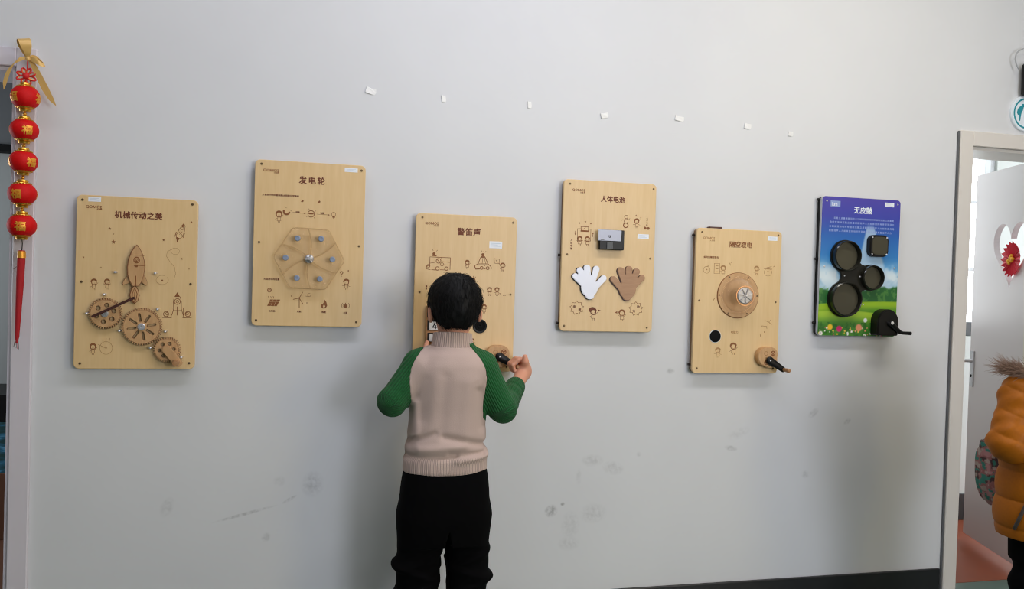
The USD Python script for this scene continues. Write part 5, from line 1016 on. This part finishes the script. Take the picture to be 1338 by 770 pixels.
# hood lying on the shoulders, with its fur edge
hoodc = np.array([KX - .005, KY - .070, ksh[2] + .030])
def hood(P): return smin(ell(P, hoodc, (.165, .080, .062)), ell(P, hoodc + [0, -.03, -.05], (.10, .05, .07)), .04) - .006 * np.abs(np.sin((P[:, 0] - KX) * 60))
hp_ = obj("hood", skin(hood, hoodc - .22, hoodc + .22, .0045), "puffer_yellow", jk, smooth=True)
ta = np.linspace(-3.35, .21, 80); rim = np.stack([hoodc[0] + .176 * np.cos(ta), KY + .035 + .115 * np.sin(ta), hoodc[2] + .045 + .010 * np.cos(ta * 2)], 1)
rim = np.vstack([rim, rim[::-1][:0]])
obj("fur_roll", tube(rim, .016, 8), "fur_tan", hp_, smooth=True)
fc_, fw = [], []
for i in range(2600):
    b0 = rim[int(rng.integers(0, len(rim)))] + rng.normal(0, .006, 3); d = rng.normal(0, 1, 3); d /= np.linalg.norm(d); o = b0 - hoodc; o /= np.linalg.norm(o); d = d * .8 + o * .8 + np.array([0, 0, .25]); L = rng.uniform(.022, .050)
    fc_.append([b0, b0 + d * L * .5, b0 + d * L + np.array([0, 0, -.006])])
fc_ = np.array(fc_); fp = path_for(hp_, "fur_trim"); cu = UsdGeom.BasisCurves.Define(stage, fp); cu.CreateTypeAttr("linear"); cu.CreatePointsAttr(Vt.Vec3fArray.FromNumpy((fc_ - BASE[kid2]).reshape(-1, 3).astype(np.float32)))
cu.CreateCurveVertexCountsAttr(Vt.IntArray([3] * len(fc_))); cu.CreateWidthsAttr(Vt.FloatArray.FromNumpy(np.tile(np.array([.0016, .0013, .0004], np.float32), len(fc_)))); cu.SetWidthsInterpolation("vertex")
UsdShade.MaterialBindingAPI.Apply(cu.GetPrim()).Bind(MAT["fur_tan"]); tag(cu, label="long tan fur edging the hood", kind="stuff")
def on_jacket(px, py):
    d = ray(px, py); t = 2.2
    for _ in range(400):
        if jacket((CAM + d * t)[None])[0] < .002: break
        t += .004
    return CAM + d * t
obj("side_zip", tube([on_jacket(1346 - 2.6 * k, 650 + 5.2 * k) for k in range(9)], .006, 8), "zip_dark", jk, smooth=True)
def ktrous(P):
    d = loft(P, [.50, .58, .66, .80], [KX] * 4, [KY] * 4, [.150, .152, .148, .13], [.105, .11, .105, .09], 2.4); d = np.maximum(d, .012 - np.abs(P[:, 0] - KX) - .2 * np.clip(P[:, 2] - .52, -.2, 1))
    for s in (-1, 1): d = smin(d, chain(P, [(KX + s * .079, KY, .58), (KX + s * .084, KY, .39), (KX + s * .086, KY - .01, .07)], [.074, .070, .058], .02) - .006 * np.sin(P[:, 2] * 60 + P[:, 0] * 30) * (P[:, 2] < .5), .02)
    d = np.where(P[:, 2] < .55, np.maximum(d, .004 - np.abs(P[:, 0] - KX)), d); return np.maximum(d, .05 - P[:, 2])
obj("trousers", skin(ktrous, (KX - .22, KY - .2, .03), (KX + .22, KY + .2, .82), .005), "trousers_black", kid2, smooth=True)
for s in (-1, 1):
    o = np.array([KX + s * .086, KY - .01, 0])
    obj("shoe", skin(lambda P: np.maximum(smin(cap(P, o + [0, -.03, .045], o + [s * .012, .125, .038], .044, .036), cap(P, o + [0, -.01, .06], o + [0, 0, .10], .042, .040), .02), .002 - P[:, 2]), o + [-.09, -.11, -.01], o + [.09, .20, .16], .0045), "shoe_dark", kid2, smooth=True)
# floral bag hanging at the hip
bc = K(1301, 615, .225)
bag = thing("cloth_bag", "pink and teal floral cloth bag hanging beside the yellow jacket", "bag", bc)
def bag_sd(P):
    q = P - bc; d = loft(q, [-.125, -.10, -.04, .04, .105], [0.01, .006, 0, 0, -.004], [0] * 5, [.020, .040, .056, .058, .052], [.03, .05, .062, .055, .035], 2.6); return d - .004 * np.sin(q[:, 0] * 130 + q[:, 2] * 30) - .002 * np.sin(q[:, 1] * 170)
bv, bf = skin(bag_sd, bc - .17, bc + .17, .0035)
bn1, bn2 = meshkit.fbm(bv * 34, 3, 11), meshkit.fbm(bv * 48, 2, 23); C0 = np.array([lin(140, 92, 90)] * len(bv))
C0[bn1 > .56] = lin(166, 116, 116); C0[bn1 < .42] = lin(70, 46, 48); C0[bn2 > .60] = lin(52, 116, 102); C0[(bn2 < .36)] = lin(160, 142, 132)
bm_ = obj("bag_body", (bv, bf), "floral_cloth", bag, smooth=True, prim={"tint": C0})
obj("drawstring_edge", tube([bc + [.055 * math.cos(t), .04 * math.sin(t), .105 + .004 * math.sin(5 * t)] for t in np.linspace(0, 6.283, 40)], .005, 6), "dark_rod", bag, smooth=True)
obj("strap", tube([bc + [-.005, 0, .10], K(1299, 562, .20), K(1306, 530, .14), np.array([KX - .12, KY + .07, ksh[2] + .05]), np.array([KX - .05, KY + .085, ksh[2] + .085])], .005, 8), "dark_rod", bag, smooth=True)

# ------------------------------------------------------------------ the lantern string by the left doorway
LYY = -.060
ls = thing("lantern_string", "string of five red lanterns with gold bow and red tassel beside the left doorway", "lantern string", at(33, 70, LYY))
def lp(px, py, dy=0.0): return at(px, py, LYY + dy)
hk = lp(36, 77); obj("hook", tube([[hk[0], 0, hk[2] + .012], [hk[0], -.03, hk[2] + .008], [hk[0], LYY + .01, hk[2]], [hk[0], LYY, hk[2] + .006]], .0025, 8), "steel", ls, smooth=True)
def ribbon(pts, w_, normals_):
    """A ribbon with thickness along pixel points (px, py, dy), half widths and the across direction in pixels."""
    P = np.array([lp(*q) for q in pts]); t = np.linspace(0, len(P) - 1, 12 * len(P)); from_ = lambda A: np.stack([np.interp(t, np.arange(len(P)), np.asarray(A, float)[:, k]) for k in range(3)], 1)
    Pc = from_(P); ker = np.ones(9) / 9
    for k in range(3): Pc[4:-4, k] = np.convolve(Pc[:, k], ker, "valid")
    N = from_(np.array(normals_, float)); W = np.interp(t, np.arange(len(w_)), w_); N /= np.linalg.norm(N, axis=1, keepdims=True); tg = np.gradient(Pc, axis=0); tg /= np.linalg.norm(tg, axis=1, keepdims=True) + 1e-9; th_ = np.cross(tg, N); th_ /= np.linalg.norm(th_, axis=1, keepdims=True) + 1e-9
    a = Pc + N * W[:, None]; b = Pc - N * W[:, None]; e = th_ * .0004; n_ = len(Pc); v = np.vstack([a + e, b + e, a - e, b - e]); f = []
    for i in range(n_ - 1):
        for (p_, q_) in ((0, 1), (3, 2), (1, 3), (2, 0)): f += [(p_ * n_ + i, q_ * n_ + i, q_ * n_ + i + 1), (p_ * n_ + i, q_ * n_ + i + 1, p_ * n_ + i + 1)]
    for i in (0, n_ - 1): f += [(i, n_ + i, 3 * n_ + i), (i, 3 * n_ + i, 2 * n_ + i)]
    return v, np.array(f)
bow = [ribbon([(36, 77, 0), (33, 68, .003), (30, 59, .006), (29, 53, .002), (30, 50, -.008), (32, 52, -.016), (34, 60, -.020), (36, 69, -.016), (37, 77, -.006)], [.003, .010, .016, .018, .019, .019, .017, .010, .003], [(1, 0, .25), (1, 0, .25), (1, -.1, .22), (1, -.1, .2), (1, 0, .15), (1, .1, .1), (1, .1, .05), (1, 0, .0), (1, 0, 0)]),
       ribbon([(36, 77, 0), (43, 75, .003), (50, 78, .005), (57, 83.5, .0), (58.5, 85, -.008), (56, 85, -.016), (49, 81, -.019), (42, 78, -.014), (37, 77, -.006)], [.003, .009, .0125, .008, .005, .008, .0125, .009, .003], [(-.2, 0, 1), (-.3, 0, 1), (-.4, 0, 1), (-.5, 0, 1), (-.5, 0, 1), (-.5, .1, 1), (-.4, .1, 1), (-.3, 0, 1), (0, 0, 1)])]
for b_ in bow: obj("bow_loop", b_, "gold_ribbon", ls, smooth=40)
obj("ribbon_tail", ribbon([(34, 76, -.004), (26, 77, -.008), (17, 83, -.010), (10.5, 94, -.006), (6.5, 107, -.002), (5.2, 117, .0)], [.004, .0085, .0095, .0095, .007, .0012], [(.1, -.1, 1), (.3, -.2, 1), (.7, -.2, .7), (1, -.2, .45), (1, -.15, .25), (1, -.1, .2)]), "gold_ribbon", ls, smooth=40)
obj("ribbon_tail", ribbon([(38, 77, -.004), (44, 86, -.008), (51, 100, -.010), (59, 116, -.006), (67, 130, -.002), (73, 138, .0)], [.004, .0085, .0105, .011, .008, .001], [(1, -.1, .3), (1, -.2, .45), (1, -.2, .4), (1, -.1, .4), (1, -.1, .4), (1, -.1, .5)]), "gold_ribbon", ls, smooth=40)
obj("bow_knot", (trimesh.creation.icosphere(2, 1).vertices * [.0075, .007, .008] + lp(36.5, 77, -.01), trimesh.creation.icosphere(2, 1).faces), "gold_ribbon", ls, smooth=True)
obj("cord", tube([lp(36, 78, -.012), lp(35.5, 92, -.006)], .0014, 6), "red_cord", ls)
kc = lp(34.3, 99.5, -.006)
for i in range(8):
    a = i * math.pi / 4 + .39; ce = kc + np.array([.017 * math.cos(a), 0, .016 * math.sin(a)])
    t = np.linspace(0, 2 * np.pi, 18); lpv = [ce + np.array([.0135 * math.cos(q) * math.cos(a) - .0062 * math.sin(q) * math.sin(a), .003 * math.sin(q + i), .0125 * math.cos(q) * math.sin(a) + .0062 * math.sin(q) * math.cos(a)]) for q in t]
    kp = obj("knot_loop", tube(lpv, .0026, 6), "red_cord", ls, smooth=True); t2 = [ce + (q - ce) * .62 + [0, -.001, 0] for q in lpv]; obj("gold_thread", tube(t2, .0010, 5), "gold", kp)
obj("knot_core", (trimesh.creation.icosphere(2, 1).vertices * [.011, .008, .011] + kc + [0, -.004, 0], trimesh.creation.icosphere(2, 1).faces), "red_cord", ls, smooth=True)
LAN = [(33.2, 127.4, 19.2, 15.4, -.62), (31.8, 170, 18.8, 14.6, .55), (30.6, 211.4, 18.8, 14.6, .95), (29.2, 253.4, 18.8, 15.0, -.12), (28.6, 295, 19.0, 15.2, .22)]
for i, (px, py, rx, ry, turn) in enumerate(LAN):
    c = lp(px, py); a_, b_ = (lp(px + rx, py) - c)[0], (lp(px, py - ry) - c)[2]
    th = np.linspace(-math.pi / 2 + .30, math.pi / 2 - .30, 24)
    nth = 72; v = []
    for t in th:
        ring = np.arange(nth) * 2 * np.pi / nth; rr = a_ * (math.cos(t) ** .86) * (1 + .006 * np.cos(ring * 9)); v.append(np.stack([c[0] + rr * np.cos(ring), c[1] + rr * np.sin(ring), np.full(nth, c[2] + b_ * math.sin(t))], 1))
    ln_ = obj("lantern", loft_ring(v), "lantern_red", ls, smooth=50)
    for sg in (-1, 1):
        z0 = c[2] + sg * b_ * .955; pr = [(0, z0 + sg * .010), (.016, z0 + sg * .010), (.018, z0 + sg * .004), (.0165, z0 + sg * .002), (.024, z0), (.0255, z0 - sg * .0035), (.017, z0 - sg * .004)]
        obj("gold_cap", lathe([(r_, z_ - c[2]) for r_, z_ in pr], (c[0], c[1], c[2]), 24, "z"), "gold", ln_, smooth=35)
        obj("gold_beading", [tube([np.array([c[0] + .0262 * math.cos(q), c[1] + .0262 * math.sin(q), z0 - sg * .0035 + .0012 * math.sin(20 * q)]) for q in np.linspace(0, 6.2832, 81)], .0016, 5)], "gold", ln_)
    g = affinity.translate(glyph("福"), -38, -32); k_ = b_ * .86 / 72
    for s_, tn in enumerate((turn, turn + 2.1, turn - 2.1)):
        ms = []
        for q in polys(g):
            m = trimesh.creation.extrude_polygon(q, 1.0, engine="earcut"); vv_, ff_ = trimesh.remesh.subdivide_to_size(m.vertices * [1, 1, 1], m.faces, 9.0)
            lon = vv_[:, 0] * k_ / a_ * 1.06 + tn; lat = np.clip(vv_[:, 1] * k_ / b_, -1.2, 1.2); r_ = 1.004 + .012 * vv_[:, 2]
            rr = a_ * np.cos(lat) ** .86 * r_; P = np.stack([c[0] + rr * np.sin(lon), c[1] - rr * np.cos(lon), c[2] + b_ * np.sin(lat) * r_], 1); ms.append(trimesh.Trimesh(P, ff_, process=False))
        obj("gold_character", ms, "gold_print", ln_)
    py2 = LAN[i + 1][1] - LAN[i + 1][3] if i < 4 else None
    if py2:
        n0, n1 = lp(px - .2, py + ry + 2.6), lp(LAN[i + 1][0], py2 - 2.4)
        for q in np.linspace(0, 1, 3): bb = n0 * (1 - q) + n1 * q; obj("gold_bead", (trimesh.creation.icosphere(2, 1).vertices * [.0062, .0062, .0050] + bb, trimesh.creation.icosphere(2, 1).faces), "gold", ls, smooth=True)
        obj("cord", tube([n0 + [0, 0, .005], n1 - [0, 0, .005]], .0014, 6), "red_cord", ls)
obj("gold_bead", (trimesh.creation.icosphere(2, 1).vertices * [.006, .006, .005] + lp(34, 110.6), trimesh.creation.icosphere(2, 1).faces), "gold", ls, smooth=True)
obj("cord", tube([lp(28.4, 310), lp(29.2, 318), lp(28.6, 328)], .0014, 6), "black_matte", ls)
t0, t1 = lp(28.4, 327), lp(21.8, 449); L = t0[2] - t1[2]; dxy = (t1 - t0)
tz = obj("tassel", lathe([(0, 0), (.010, -.001), (.0112, -.010), (.0122, -.035), (.0118, -.10), (.0092, -.20), (.0065, -L * .93), (.002, -L), (0, -L)], (0, 0, 0), 22, "z"), "tassel_red", ls, smooth=40)
# lean the tassel along its measured line
tm = UsdGeom.Mesh(stage.GetPrimAtPath(tz)); pv = np.array(tm.GetPointsAttr().Get()) + BASE[ls]; sh_ = -pv[:, 2] / L
rad_ = 1 + .16 * np.sin(np.arctan2(pv[:, 1], pv[:, 0]) * 11); pv[:, :2] *= rad_[:, None]
pv = pv + t0 + np.stack([sh_ * dxy[0], sh_ * 0, 0 * sh_], 1); tm.GetPointsAttr().Set(Vt.Vec3fArray.FromNumpy((pv - BASE[ls]).astype(np.float32)))
obj("tassel_band", lathe([(.0105, -.004), (.0122, -.004), (.0128, -.026), (.0108, -.026)], t0, 22, "z"), "gold_print", tz, smooth=35)
for k in range(5): obj("tassel_thread", tube([t1 + [.002 * (k - 2), 0, .02], t1 + [.0035 * (k - 2) - .002, .001 * k, -.012 - .002 * k]], .0007, 4), "tassel_red" if k % 2 else "black_matte", tz)
obj("tassel_thread", tube([lp(24.5, 347), lp(21, 349), lp(17.5, 352)], .0008, 4), "dark_rod", tz)
